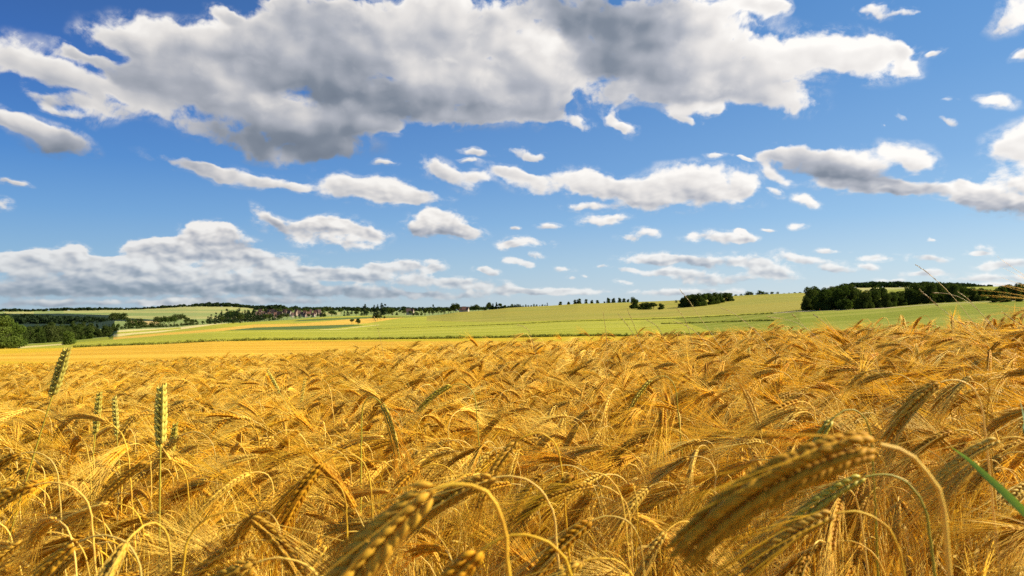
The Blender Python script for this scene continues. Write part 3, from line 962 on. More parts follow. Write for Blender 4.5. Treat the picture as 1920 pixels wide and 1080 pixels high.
# trees around the village
G_ = 'trees in and around the village'
L_ = 'tree among the village roofs on the skyline'
for i in range(66):
    px = 482 + (856 - 482) * (i + 0.5) / 66 + trng.uniform(-3, 3)
    back = i % 2
    D = (1500 if back else 980) * trng.uniform(0.92, 1.08)
    if px < 600 and not back: D = 900; top = 588 + trng.uniform(-1, 2)
    else: top = (576.5 if px < 700 else 578) + trng.uniform(-2, 3.5) + (0 if back else 5)
    tree(px, D, top, L_, G_, kind=trng.choice(['broad', 'broad', 'bush', 'conifer']), width=1.1)
for px, tp, D, kd, w_ in [(684, 570, 900, 'conifer', 1.2), (702, 572, 880, 'conifer', 1.0), (708, 571, 880, 'conifer', 1.0), (716, 568, 860, 'conifer', 1.1), (722, 570, 860, 'conifer', 1.0), (728, 575, 870, 'broad', .9), (736, 578, 870, 'broad', .9),
                          (797, 577, 900, 'broad', 1.0), (805, 576, 900, 'broad', 1.0), (812, 571, 950, 'conifer', 1.1), (822, 575, 950, 'broad', 1.1), (832, 577, 950, 'broad', 1.0)]:
    tree(px, D, tp, 'tall dark tree rising above the skyline right of the village', 'tall trees rising above the village skyline', kind=kd, width=w_)
for px, tp, D in [(775, 586, 640), (783, 585, 640), (790, 587, 640), (797, 588, 640)]:
    tree(px, D, tp, 'dark bush in the short hedge at the top of the lime field', 'bushes of the short hedge', kind='bush', width=1.1)
tree(660, D_for_row(660, 606.5, 200, 420), 598.5, 'low spreading tree beside the lollipop shaped tree on the slope', level=1, width=1.4)
tree(672, D_for_row(672, 611, 200, 420), 597, 'lollipop shaped tree with a thin trunk alone on the lime slope', level=1, width=0.85)
for px, tp, br in [(702, 590, 601), (708, 588.5, 601), (713, 591, 600), (721, 593, 599)]:
    tree(px, D_for_row(px, br, 240, 500), tp, 'tree of the small dark clump in the middle of the slope', 'trees of the clump on the slope', level=1, width=0.9)
for px, tp, w_ in [(841, 579, 1.0), (850, 569, 0.75), (857, 568.5, 0.8)]:
    tree(px, 540, tp, {841: 'short bushy tree at the foot of the tall dark pair', 850: 'left one of the tall dark pair of trees on the skyline', 857: 'right one of the tall dark pair of trees on the skyline'}[px], level=1, width=w_)
for px, tp in [(887, 573), (892, 571), (897, 573), (906, 576), (912, 577)]:
    tree(px, 900, tp, 'tree right of the far red roofs on the skyline', 'trees right of the far red roofs', width=1.0)
for px, tp, kd in [(917, 567, 'broad'), (924, 569, 'conifer'), (931, 567, 'conifer'), (938, 569, 'broad'), (947, 572, 'bush'), (909, 577, 'bush')]:
    tree(px, 585, tp, 'tree of the dark row at the crest of the golden slope', 'trees of the dark row on the crest', kind=kd, level=1, width=0.9)
for i in range(13):
    px = 960 + 62 * i / 12
    tree(px, 720, 570.5 + trng.uniform(-1, 2), 'tiny tree in the low line along the middle skyline', 'tiny trees along the middle skyline', kind='bush', width=1.0)
tree(1026, 690, 567.5, 'tiny pointed tree standing alone on the middle skyline', kind='conifer', width=1.3)
for px, tp, w_ in [(1051, 565.5, 1.1), (1066, 565.5, 1.1), (1078, 562, 1.0), (1086, 560, 1.1), (1099, 561, 0.9), (1110, 562.5, 1.1), (1120, 562.5, 1.2), (1133, 565, 1.2), (1141, 558.5, 1.1), (1150, 559, 1.2), (1162, 558.5, 1.1), (1170, 559.5, 1.2), (1178, 560.5, 1.0)]:
    tree(px, 680, tp, 'rounded tree in the broken row on the crest left of the bushes', 'trees of the broken crest row', kind='bush', level=1, width=w_)

# field copses on the right
def copse(pts, rowbase, d0, d1, label, group, dz=0, level=2, kinds=('bush', 'bush', 'broad')):
    for i, (px, tp, w_) in enumerate(pts):
        D = D_for_row(px, float(rowbase(px)), d0, d1) + (i % 3) * dz
        tree(px, D, tp, label, group, kind=kinds[i % len(kinds)], level=level, width=w_, sink=0.04)


tree(1189, D_for_row(1189, 579, 200, 500), 558, 'tall rounded bush at the left end of the first dark clump', kind='bush', level=2, width=1.0, sink=.04)
copse([(1204, 568, 1.5), (1214, 567, 1.4), (1225, 567.5, 1.4)], cv([(1180, 580), (1250, 580)]), 200, 500, 'low dark bush in the middle of the first clump', 'low bushes of the first clump')
tree(1239, D_for_row(1239, 580, 200, 500), 569, 'small round bush at the right end of the first dark clump', kind='bush', level=2, width=1.3, sink=.04)
copse([(1278, 560, 1.0), (1288, 554, 1.0), (1298, 552, 1.0), (1308, 550.5, 1.0), (1318, 551, 1.0), (1329, 550, 1.0), (1340, 549, 1.1), (1350, 549.5, 1.0), (1361, 549, 1.1), (1368, 549.5, 1.2), (1283, 560, 1.2), (1300, 558, 1.2), (1316, 557, 1.2), (1333, 556, 1.2), (1347, 556, 1.3)],
      cv([(1270, 575.5), (1290, 576), (1330, 572), (1375, 564)]), 180, 560, 'dark tree of the long second clump below the crest', 'trees of the second clump', 4)
tree(1268, 520, 562.5, 'tiny bush left of the long second clump', kind='bush', width=1.2)
for px, tp, w_ in [(1380, 552, 2), (1390, 551, 2), (1402, 546, 1.6), (1408, 547, 1.6), (1424, 544.5, 1.5), (1430, 546.5, 1.6), (1438, 548, 2), (1448, 547, 1.6), (1458, 547, 1.6), (1470, 549.5, 2), (1480, 548.5, 1.8), (1490, 547.5, 1.8), (1500, 547.5, 1.8)]:
    tree(px, 650, tp, 'low dark bush on the right hand skyline between the two big clumps', 'bushes on the skyline between the clumps', kind='bush', width=w_)
r3 = cv([(1505, 582.5), (1560, 582), (1620, 580), (1670, 577), (1700, 574), (1760, 569), (1800, 567.5), (1860, 566), (1920, 564)])
copse([(1513, 556, 0.9), (1518, 540, 0.75), (1530, 538, 0.8), (1544, 541, 0.8), (1556, 539, 0.8), (1568, 537, 0.8), (1580, 534, 0.85), (1594, 535, 0.85), (1604, 541, 0.8), (1624, 545, 0.85), (1640, 538, 0.8), (1653, 540, 0.8), (1662, 549, 0.8),
       (1524, 552, 1.1), (1540, 556, 1.1), (1558, 555, 1.1), (1577, 553, 1.1), (1596, 556, 1.1), (1613, 559, 1.2), (1630, 562, 1.3), (1510, 566, 1.2), (1648, 566, 1.6)],
      lambda px: float(r3(px)) - 0.8, 90, 400, 'dark tree or shrub of the big third clump beside the track', 'trees and shrubs of the third clump', 5)
copse([(1672, 548, 1.0), (1684, 547, 1.0), (1696, 546, 1.0), (1707, 538, 0.9), (1718, 532, 0.85), (1732, 529, 0.85), (1746, 530, 0.85), (1760, 531, 0.85), (1775, 532, 0.85), (1789, 532, 0.85), (1800, 534, 0.85), (1813, 540, 0.9), (1826, 540, 0.9), (1838, 541, 0.9), (1850, 543, 1.0), (1868, 543, 1.0), (1880, 537, .9), (1893, 534, .9), (1906, 532, .9), (1920, 533, .9), (1936, 533, .9),
       (1690, 556, 1.3), (1712, 550, 1.2), (1736, 549, 1.2), (1756, 549, 1.2), (1780, 550, 1.2), (1806, 552, 1.3), (1830, 552, 1.3), (1856, 551, 1.3), (1880, 550, 1.3), (1905, 549, 1.3), (1925, 549, 1.3)],
      lambda px: float(r3(px)) - 1.5, 90, 420, 'dark tree of the long hedge reaching the right edge', 'trees of the right hand hedge', 5)
copse([(1863, 561, 2.0), (1876, 560, 2.0), (1888, 559.5, 2.2), (1912, 562, 2.2)], lambda px: float(r3(px)) + 1, 80, 400, 'low green shrub at the foot of the right hand hedge', 'low shrubs at the foot of the hedge', level=1, kinds=('bush',))

# woods on the far hills: masses no one could count
def wood_band(name, pxs, tops, D, thick, n, size, seed):
    rng = np.random.default_rng(seed)
    px = rng.uniform(pxs[0], pxs[1], n)
    u = (px - 960) / F_PX
    Dn = D * rng.uniform(1 - thick, 1 + thick, n)
    zb = ground(u, Dn)
    zt = CAM_Z + Dn * row_tan(np.interp(px, *zip(*tops)) + rng.normal(0, 0.5, n))
    h = np.maximum(zt - zb, 1.0)
    cen = np.stack([u * Dn, Dn, zb + h * rng.uniform(0.2, 0.85, n)], -1)
    rad = np.stack([h * 0.5, h * 0.5, h * 0.25], -1)
    v, f = leaf_cloud(rng, cen, np.clip(rad, 0.5, 12), n * 26, size)
    o = mesh_obj(name, v, f.astype(np.int32), M_CONIF)
    tag(o, kind='stuff')
    return o


wood_band('distant_woods_and_shade_band', (-60, 360), [(-60, 580), (20, 580), (60, 580.5), (90, 580), (110, 578), (160, 577), (240, 578.5), (290, 575.5), (300, 574), (345, 572), (352, 574), (360, 576)], 3150, 0.03, 420, 5.0, 3).__setitem__('label', 'dark wood along the far hill crest on the left')
wood_band('distant_woods_and_shade_band', (350, 500), [(350, 574), (362, 570.5), (400, 568.5), (430, 569), (455, 572), (480, 574), (500, 576)], 3100, 0.03, 260, 5.0, 4)
wood_band('distant_woods_and_shade_band', (480, 980), [(480, 574), (500, 572.5), (525, 573), (540, 576), (700, 577), (860, 577), (980, 574)], 2700, 0.05, 420, 5.0, 5)
wood_band('distant_woods_and_shade_band', (1575, 1860), [(1575, 536), (1600, 531), (1640, 529), (1700, 529.5), (1740, 531), (1800, 531), (1830, 534), (1860, 536)], 1050, 0.04, 360, 2.2, 6)
wood_band('distant_woods_and_shade_band', (0, 216), [(0, 590), (60, 590.5), (120, 593), (180, 595), (216, 597)], 1500, 0.12, 300, 3.0, 7)  # dark band added to stand for cloud shade, modelled as a wood

# ------------------------------------------------------------------ verge and field margins
M_VERGE, t, o = material('verge_grass')
tcn = t.node('ShaderNodeTexCoord')
vn = t.noise(tcn.outputs['Object'], 0.35, 4.0, 0.65)
vc = t.mix(t.step(vn, 0.4, 0.6), C(0.17, 0.19, 0.030), C(0.30, 0.30, 0.045))
vc = t.mix(t.step(vn, 0.60, 0.70), vc, C(0.36, 0.34, 0.14))
d_ = t.node('ShaderNodeBsdfDiffuse'); t.link(vc, d_.inputs['Color'])
t.link(d_.outputs[0], o.inputs['Surface'])


def verge(name, kpx, kD, h, n, depth, seed, wd=0.05):
    rng = np.random.default_rng(seed)
    px = rng.uniform(kpx[0], kpx[1], n)
    u = (px - 960) / F_PX
    clump = np.interp(px, np.arange(kpx[0], kpx[1] + 1, 3), np.clip(rng.normal(0.85, 0.2, len(np.arange(kpx[0], kpx[1] + 1, 3))), 0.35, 1.3))
    D = kD(px) + rng.uniform(0, depth, n)
    z = ground(u, D)
    hh = h * clump * rng.uniform(0.5, 1.15, n)
    x = u * D
    a = rng.uniform(0, 6.28, n); s = wd * rng.uniform(0.6, 1.6, n)
    dxy = np.stack([np.cos(a) * s, np.sin(a) * s, np.zeros(n)], -1)
    p = np.stack([x, D, z - 0.05], -1)
    tip = p + np.stack([rng.normal(0, 0.12, n) - 0.05, rng.normal(0, 0.12, n), hh], -1)
    v = np.stack([p - dxy, p + dxy, tip], 1).reshape(-1, 3)
    o = mesh_obj(name, v, np.arange(3 * n).reshape(n, 3).astype(np.int32), M_VERGE)
    tag(o, kind='stuff')
    return o


verge('verge_grass', (140, 1500), lambda px: KEYS[1][0](px) - 1.0, 0.48, 60000, 3.0, 21, 0.06)
verge('margin_grass', (690, 1450), lambda px: KEYS[2][0](px) - 1.0, 0.26, 16000, 3.0, 22, 0.10)
verge('margin_grass', (1240, 1450), lambda px: KEYS[2][0](px) * 0.80, 0.28, 3000, 4.0, 23, 0.12)

# ------------------------------------------------------------------ the village
M_ROOF, t, o = material('red_roof_tiles')
oi = t.node('ShaderNodeObjectInfo')
principled(t, o, t.mix(oi.outputs['Random'], C(0.15, 0.075, 0.055), C(0.10, 0.07, 0.06)), 0.85, 0.1)
M_WALL, t, o = material('plaster')
oi = t.node('ShaderNodeObjectInfo')
principled(t, o, t.mix(oi.outputs['Random'], C(0.38, 0.33, 0.27), C(0.26, 0.19, 0.15)), 0.9, 0.1)
hv = np.array([(-.5, -.4, 0), (.5, -.4, 0), (.5, .4, 0), (-.5, .4, 0), (-.5, -.4, .5), (.5, -.4, .5), (.5, .4, .5), (-.5, .4, .5), (-.5, 0, .92), (.5, 0, .92)], float)
hf = [(0, 1, 5, 4), (1, 2, 6, 5), (2, 3, 7, 6), (3, 0, 4, 7), (5, 6, 9), (7, 4, 8)]
me_wall = mesh_obj('wall', hv, hf, M_WALL, data_only=True)
rv = []
for y0, y1 in ((-.47, 0), (0, .47)):
    z0, z1 = (.43, .95) if y0 < 0 else (.95, .43)
    for x in (-.56, .56):
        for (y, z) in ((y0, z0), (y1, z1)):
            rv.append((x, y, z)); rv.append((x, y, z + 0.05))
rf = []
for k in (0, 8):
    a = [k + i for i in range(8)]
    rf += [(a[0], a[2], a[6], a[4]), (a[1], a[5], a[7], a[3]), (a[0], a[1], a[3], a[2]), (a[4], a[6], a[7], a[5]), (a[0], a[4], a[5], a[1]), (a[2], a[3], a[7], a[6])]
me_roof = mesh_obj('roof', np.array(rv), rf, M_ROOF, data_only=True)


def house(px, D, row, wpx, rz, label, group):
    """row is where the ridge of the roof shows"""
    s = wpx / F_PX * D
    ztop = CAM_Z + D * float(row_tan(row))
    p = at(px, D); h = ztop - 0.97 * s * 0.8
    o = empty('house', (p.x, p.y, h)); o.scale = (s, s, s * 0.8); o.rotation_euler = (0, 0, rz)
    w_ = bpy.data.objects.new('wall', me_wall); COL.objects.link(w_); w_.parent = o
    if h > p.z:                       # the village stands on rising ground: carry the walls down
        w_.scale = (1, 1, 1)
        o.location.z = p.z - 0.3; o.scale = (s, s, (ztop - p.z + 0.3) / 0.97)
    r_ = bpy.data.objects.new('roof', me_roof); COL.objects.link(r_); r_.parent = o
    tag(o, label, 'house', group)


for i in range(30):
    px = 479 + (606 - 479) * (i + 0.5) / 30 + trng.uniform(-2, 2)
    row = trng.choice([580, 582, 584, 586]) + (0.5 if px > 560 else 0)
    house(px, 1180 + (585 - row) * 45, row, trng.uniform(4, 6.5), trng.uniform(-0.6, 0.6), 'small red roofed house in the far village left of centre', 'houses of the far village')
for px, row in [(766, 578.5), (772, 579), (865, 575.5), (870, 575), (875, 575.5)]:
    house(px, 1100, row, 8, trng.uniform(-0.4, 0.4), 'red roofed house between dark trees on the middle skyline', 'houses on the middle skyline')

# ------------------------------------------------------------------ barley
def straw_mat(name, c1, c2, c3, trans=0.3, scale=60.0, rough=0.55, spec=0.35):
    m, t, o = material(name)
    tcn = t.node('ShaderNodeTexCoord')
    oi = t.node('ShaderNodeObjectInfo')
    nz = t.noise(tcn.outputs['Object'], scale, 3.0, 0.6)
    c = t.mix(t.step(nz, 0.35, 0.65), c1, c2)
    c = t.mix(t.m('MULTIPLY', t.m('POWER', oi.outputs['Random'], 1.6), 0.85), c, c3)
    tone = t.step(t.m('FRACT', t.m('MULTIPLY', oi.outputs['Random'], 7.31)), 0.0, 1.0, 0.74, 1.16, smooth=False)
    c = t.vm('MULTIPLY', c, t.comb(tone, tone, tone))
    p = t.node('ShaderNodeBsdfPrincipled')
    t.link(c, p.inputs['Base Color']); p.inputs['Roughness'].default_value = rough
    p.inputs['Specular IOR Level'].default_value = spec
    tr = t.node('ShaderNodeBsdfTranslucent'); t.link(t.vm('MULTIPLY', c, (1.15, 0.95, 0.6)), tr.inputs['Color'])
    mx = t.node('ShaderNodeMixShader'); mx.inputs[0].default_value = trans
    t.link(p.outputs[0], mx.inputs[1]); t.link(tr.outputs[0], mx.inputs[2])
    t.link(mx.outputs[0], o.inputs['Surface'])
    return m


M_STEM = straw_mat('straw_stem', C(0.87, 0.59, 0.035), C(0.72, 0.39, 0.018), C(0.90, 0.70, 0.20), 0.20, 60.0, 0.55, 0.2)
M_KERN = straw_mat('barley_grain', C(0.76, 0.41, 0.018), C(0.54, 0.24, 0.010), C(0.86, 0.62, 0.10), 0.20, 160.0, 0.6, 0.15)
M_AWN = straw_mat('barley_beard', C(0.88, 0.575, 0.022), C(0.80, 0.44, 0.015), C(0.92, 0.76, 0.18), 0.36, 20.0, 0.6, 0.2)
M_DRY = straw_mat('dry_leaf', C(0.84, 0.58, 0.07), C(0.74, 0.46, 0.035), C(0.88, 0.72, 0.24), 0.4, 25.0, 0.6, 0.15)
M_BROWN = straw_mat('brown_barley_grain', C(0.66, 0.36, 0.022), C(0.48, 0.23, 0.012), C(0.66, 0.36, 0.02), 0.2, 160.0, 0.6, 0.15)
M_GKERN = straw_mat('green_barley_grain', C(0.56, 0.46, 0.03), C(0.42, 0.36, 0.025), C(0.62, 0.50, 0.05), 0.15, 140.0)
M_GSTEM = straw_mat('green_stem', C(0.46, 0.44, 0.04), C(0.52, 0.44, 0.04), C(0.56, 0.50, 0.06), 0.15)
M_WHEAT = straw_mat('wheat_grain', C(0.66, 0.58, 0.10), C(0.46, 0.42, 0.05), C(0.70, 0.62, 0.14), 0.15, 260.0, 0.6, 0.1)
M_GLEAF = straw_mat('green_leaf', C(0.10, 0.22, 0.03), C(0.15, 0.28, 0.04), C(0.12, 0.25, 0.03), 0.4, 12.0, 0.4, 0.5)
M_GRASS = straw_mat('dry_grass', C(0.62, 0.50, 0.18), C(0.50, 0.40, 0.14), C(0.34, 0.26, 0.12), 0.2, 40.0)


def nrm(v):
    return v / (np.linalg.norm(v, axis=-1, keepdims=True) + 1e-12)


def spine(nod, lean, L=1.0, s0=0.70, s1=0.90, ear=0.09, ecurve=0.45, n=60, wob=0.02, ph=0.0):
    """path of stem and ear; the ear hangs towards +x"""
    s = np.linspace(0, L, n)
    q = np.clip((s - s0 * L) / ((s1 - s0) * L), 0, 1)
    q = q * q * (3 - 2 * q)
    e = np.clip((s - (L - ear)) / ear, 0, 1)
    phi = lean * (s / L) + nod * q + ecurve * e
    psi = wob * np.sin(s * 5 + ph)
    t = np.stack([np.sin(phi), psi, np.cos(phi)], -1)
    t = nrm(t)
    p = np.concatenate([[[0, 0, 0]], np.cumsum((t[1:] + t[:-1]) / 2 * (s[1] - s[0]), axis=0)])
    return s, p, t


def kernel_mesh(lod):
    if lod == 0: rings, sides = [(0, .12), (.15, .62), (.4, 1.0), (.65, .86), (.88, .40), (1.0, .08)], 7
    elif lod == 1: rings, sides = [(0, .2), (.35, 1.0), (.75, .7), (1.0, .08)], 5
    else: rings, sides = [(0, .3), (.5, 1.0), (1.0, .1)], 4
    ang = np.arange(sides) * 2 * math.pi / sides
    v, f = [], []
    for z, r in rings:
        for a in ang: v.append((math.cos(a) * r, math.sin(a) * r * 0.8, z))
    for i in range(len(rings) - 1):
        for j in range(sides):
            p, q = i * sides + j, i * sides + (j + 1) % sides
            f += [(p, q, q + sides), (p, q + sides, p + sides)]
    return np.array(v), np.array(f)


def ribbon(p0, d0, length, width, nseg, droop, side, rng=None, tri=False):
    """one awn: narrow tapering blade or 3-sided needle"""
    s = np.linspace(0, 1, nseg + 1)
    pts = p0 + d0 * (s * length)[:, None] + droop * ((s ** 2) * length)[:, None]
    if tri:
        return tube(pts, width * 0.5 * (1 - 0.8 * s), 3)
    w_ = (width * 0.5 * (1 - 0.85 * s))[:, None] * side
    v = np.concatenate([pts - w_, pts + w_])
    n = nseg + 1
    f = []
    for i in range(nseg):
        f += [(i, i + 1, n + i + 1), (i, n + i + 1, n + i)]
    return v, np.array(f)


def make_barley(rng, lod, nod=None, lean=None, ear=None, roll=None, awn=None, arc=None, ec=None, height=0.95, fat=None, splay=0.20):
    nod = (rng.uniform(1.45, 2.35) if rng.random() > 0.14 else rng.uniform(0.5, 1.3)) if nod is None else nod
    lean = rng.uniform(-0.12, 0.34) if lean is None else lean
    ear = rng.uniform(0.075, 0.10) if ear is None else ear
    roll = rng.uniform(0, math.pi) if roll is None else roll
    awn = rng.uniform(0.12, 0.175) if awn is None else awn
    L = 1.06
    s1 = 1 - (ear * 0.85) / L
    s0 = s1 - (rng.uniform(0.07, 0.13) if arc is None else arc)
    s, p, t = spine(nod, lean, L, s0, s1, ear, rng.uniform(0.35, 0.8) if ec is None else ec, 150 if lod == 0 else 60, rng.uniform(0.01, 0.06), rng.uniform(0, 6))
    ia = int(np.argmin(np.abs(s - (1.06 - ear))))
    stem_p = p[:ia + 1]
    k = {0: 1, 1: 1, 2: 2}[lod]
    sel = np.unique(np.concatenate([np.arange(0, int(ia * 0.72), 9), np.arange(int(ia * 0.72), ia, k), [ia]]))
    sr = {0: 0.00135, 1: 0.0016, 2: 0.0024}[lod]
    jitter = np.zeros_like(stem_p[sel])
    if lod < 2:
        jitter[1:-2] = rng.normal(0, 0.0003, (len(sel) - 3, 3))
    rad_ = np.interp(s[sel], [0, 0.75, 1.0], [sr * 1.35, sr, sr * 0.55])
    if lod == 0:
        for nd in (rng.uniform(0.45, 0.6), rng.uniform(0.66, 0.78)):
            rad_ = rad_ * (1 + 0.55 * np.exp(-((s[sel] - nd) / 0.012) ** 2))
    stem = tube(stem_p[sel] + jitter, rad_, {0: 7, 1: 4, 2: 3}[lod])
    B = np.array([0, 1.0, 0])
    N = nrm(np.cross(t, B))
    kv, kf = kernel_mesh(lod)
    nk = {0: 14, 1: 10, 2: 6}[lod]
    kl, kw = {0: (0.0105, 0.0023), 1: (0.0118, 0.0028), 2: (0.019, 0.0046)}[lod]
    kern, awns = [], []
    es = np.linspace(1.06 - ear, 1.06, 60)
    ep = np.stack([np.interp(es, s, p[:, i]) for i in range(3)], -1)
    et = nrm(np.stack([np.interp(es, s, t[:, i]) for i in range(3)], -1))
    rows = 4 if lod < 2 else 2
    off_main, off_side = 0.0022, 0.0016
    if fat:
        rows, nk, kl, kw, off_main, off_side = 6, 24, kl * 0.80, kw * 0.80, 0.0036, 0.0034
    for r in range(rows):
        a = roll + r * 2 * math.pi / rows
        main = r % 2 == 0
        for j in range(nk):
            q = (j + (0.0 if r < rows / 2 else 0.5)) / nk
            i = min(int(q * 58), 59)
            T = et[i]; n0 = nrm(np.cross(T, B)); b0 = np.cross(T, n0)
            side = n0 * math.cos(a) + b0 * math.sin(a)
            other = np.cross(T, side)
            size = (0.72 + 0.5 * math.sin(math.pi * min(1, (q * 0.92 + 0.10)))) * rng.uniform(0.92, 1.08) * (1.0 if main else 0.88)
            tilt = (0.40 if main else 0.26) * rng.uniform(0.8, 1.2)
            d = nrm(T * math.cos(tilt) + side * math.sin(tilt))
            o1 = nrm(np.cross(d, other))
            base = ep[i] + side * (off_main if main else off_side) - T * 0.001
            v = base + (kv[:, :1] * other + 0) * kw * size + kv[:, 1:2] * o1 * kw * size + kv[:, 2:3] * d * kl * size
            kern.append((v, kf))
            na = 1
            if not main and j % 2: na = 0
            if fat and (not main or j % 3): na = 0
            if lod == 2: na = 2
            for _ in range(na):
                tip = base + d * kl * size * 0.97
                spread = rng.uniform(0.02, splay) * (1.0 if lod < 2 else 0.8)
                ad = nrm(T * math.cos(spread) + (side + other * rng.uniform(-0.7, 0.7)) * math.sin(spread))
                dr = side * rng.uniform(-0.05, 0.16) + other * rng.normal() * 0.06 + np.array([rng.normal() * 0.03, rng.normal() * 0.04, -0.10 + rng.normal() * 0.06])
                al = awn * rng.uniform(0.75, 1.1) * (1 - 0.25 * q)
                wd = 0.00048 if fat else {0: 0.00075, 1: 0.0012, 2: 0.0020}[lod]
                sd_ = nrm(np.cross(ad, rng.normal(size=3)))
                awns.append(ribbon(tip, ad, al, wd, {0: 5, 1: 3, 2: 2}[lod], dr, sd_, rng, tri=(lod == 0)))
    out = {'stem': stem, 'ear': join(kern), 'beard': join(awns)}
    # dry leaf blades on the stem
    lv = []
    for _ in range({0: 2, 1: 2, 2: 1}[lod]):
        ss = rng.uniform(0.35, 0.78)
        i = int(ss * len(p) * 0.9)
        a = rng.uniform(0, 6.28)
        d = np.array([math.cos(a), math.sin(a), rng.uniform(0.3, 1.6)]); d /= np.linalg.norm(d)
        ln = rng.uniform(0.10, 0.22)
        sdir = nrm(np.cross(d, [0, 0, 1.0]))
        n = {0: 9, 1: 5, 2: 3}[lod]
        q = np.linspace(0, 1, n + 1)
        pts = p[i] + d * (q * ln)[:, None] + np.array([0, 0, -1.0]) * ((q ** 2.2) * ln * rng.uniform(0.5, 1.3))[:, None]
        tw = rng.uniform(-2.5, 2.5)
        w_ = 0.0042 * np.sin(np.clip(q * 0.9 + 0.12, 0, 1) * math.pi) ** 0.7
        sdv = sdir[None] * np.cos(tw * q)[:, None] + nrm(np.cross(d, sdir))[None] * np.sin(tw * q)[:, None]
        v = np.concatenate([pts - sdv * w_[:, None], pts + sdv * w_[:, None]])
        f = []
        for j in range(n): f += [(j, j + 1, n + 1 + j + 1), (j, n + 1 + j + 1, n + 1 + j)]
        lv.append((v, np.array(f)))
    out['leaf'] = join(lv)
    apex = p[int(np.argmax(p[:, 2]))]
    # normalise so that the top of the arch stands 0.95 above the root: lengthen or shorten the lower stem
    dz = height - apex[2]
    for kk in out:
        v = out[kk][0]
        v[:, 2] += np.where(v[:, 2] > 0.02, dz, 0) if kk != 'leaf' else dz
    apex = apex + np.array([0, 0, dz])
    return out, apex


def merged(parts, mats, name):
    vs, fs, mi, k = [], [], [], 0
    for j, key in enumerate(('stem', 'ear', 'beard', 'leaf')):
        v, f = parts[key]
        vs.append(v); fs.append(f + k); mi.append(np.full(len(f), j)); k += len(v)
    return mesh_obj(name, np.concatenate(vs), np.concatenate(fs).astype(np.int32), mats, mat_idx=np.concatenate(mi), smooth=True, data_only=True)


GOLD = [M_STEM, M_KERN, M_AWN, M_DRY]
GREENISH = [M_GSTEM, M_GKERN, M_AWN, M_DRY]
rng = np.random.default_rng(5)
crop_col = bpy.data.collections.new('crop_source')        # source shapes of the uncountable crop, never linked into the scene
N1, N2 = 14, 8
for i in range(N1 + N2):
    lod = 1 if i < N1 else 2
    green = i in (N1 - 1, N1 + N2 - 1)
    parts, apex = make_barley(rng, lod)
    me = merged(parts, GREENISH if green else GOLD, 'barley_plant')
    o = bpy.data.objects.new('barley_plant_%02d' % i, me)
    crop_col.objects.link(o)


# where the plants stand
def fract_noise(x, y, sc, seed):
    r = np.random.default_rng(seed)
    out = np.zeros_like(x)
    for k in range(5):
        a = r.uniform(0, 6.28); f = sc * 1.7 ** k * 0.6
        out += np.sin((x * math.cos(a) + y * math.sin(a)) * f * 6.28 + r.uniform(0, 6.28)) / 1.5 ** k
    return out / 2.2


prs = np.random.default_rng(77)
PX_, PY_ = [], []


def sow(d0, d1, dens, umin, umax, extra=0.5):
    """roots between distances d0 and d1, dens plants per square metre"""
    x0, x1 = umin * d1 - extra, umax * d1 + extra + 1.6
    n = int((x1 - x0) * (d1 - d0) * dens)
    x = prs.uniform(x0, x1, n); y = prs.uniform(d0, d1, n)
    k = (x > umin * y - extra) & (x < umax * y + extra + 1.4)
    PX_.append(x[k]); PY_.append(y[k])


sow(-0.7, 0.6, 190, -0.8, 0.8, 0.7)
sow(0.6, 1.5, 235, -0.8, 0.8)
sow(1.5, 3.0, 230, -0.8, 0.8)
sow(3.0, 5.0, 235, -0.8, 0.8)
sow(5.0, 8.0, 230, -0.8, 0.8)
sow(8.0, 12.0, 170, -0.8, 0.35)
sow(12.0, 18.0, 130, -0.8, 0.0)
sow(18.0, 27.0, 100, -0.8, -0.12)
bx, by = np.concatenate(PX_), np.concatenate(PY_)
hz = fract_noise(bx, by, 0.45, 1) * 0.035 + prs.normal(0, 0.048, len(bx)) - 0.01
lodge = fract_noise(bx, by, 0.3, 2)
yaw = math.pi + 0.25 + lodge * 0.45 + prs.normal(0, 0.55, len(bx))
odd = prs.random(len(bx)) < 0.10
yaw[odd] = prs.uniform(0, 6.28, odd.sum())
tiltx = prs.normal(0, 0.10, len(bx)); tilty = prs.normal(0.0, 0.10, len(bx)) - 0.05
lodged = prs.random(len(bx)) < 0.06
tiltx[lodged] += prs.normal(0, 0.35, lodged.sum()); tilty[lodged] += prs.normal(0, 0.35, lodged.sum())
scl = 1.0 + prs.normal(0, 0.05, len(bx))
# far away the slope rolls over: use the real height of the crop
uu_ = bx / np.maximum(by, 0.6)
top = np.where(by > 1.0, surf(np.clip(uu_, -0.86, 2.2), np.maximum(by, 0.9)), canopy_near(bx, by)) + hz
bz = top - 0.95 * scl
# keep a clear space round the lens
keep = np.hypot(bx, by) > 0.16
u0 = np.abs(bx / np.maximum(by, 0.01))
blocking = (by > 0) & (by < 0.75) & (u0 < 1.0) & (top > CAM_Z - 0.30 * np.maximum(by, 0.25) - 0.10)
bz[blocking] -= prs.uniform(0.08, 0.20, blocking.sum())
near0 = np.hypot(bx + 0.0, by) < 0.55
bz[near0] -= 0.10
keep &= ~((np.hypot(bx, by) < 0.34) & (by > -0.1))
bx, by, bz, yaw, tiltx, tilty, scl, top = [a[keep] for a in (bx, by, bz, yaw, tiltx, tilty, scl, top)]

# the plants that show largest become objects of their own
px_c = 960 + F_PX * bx / np.maximum(by, 0.05)
inview = (by > 0.42) & (px_c > -60) & (px_c < 1990)
row_c = HOR - F_PX * (bz + 0.95 * scl - CAM_Z) / np.maximum(by, 0.05)
inview &= row_c < 1130
order = np.argsort(np.where(inview, by, 1e9))
N_IND = 262
ind = order[:N_IND]
rest = np.setdiff1d(np.arange(len(bx)), ind)

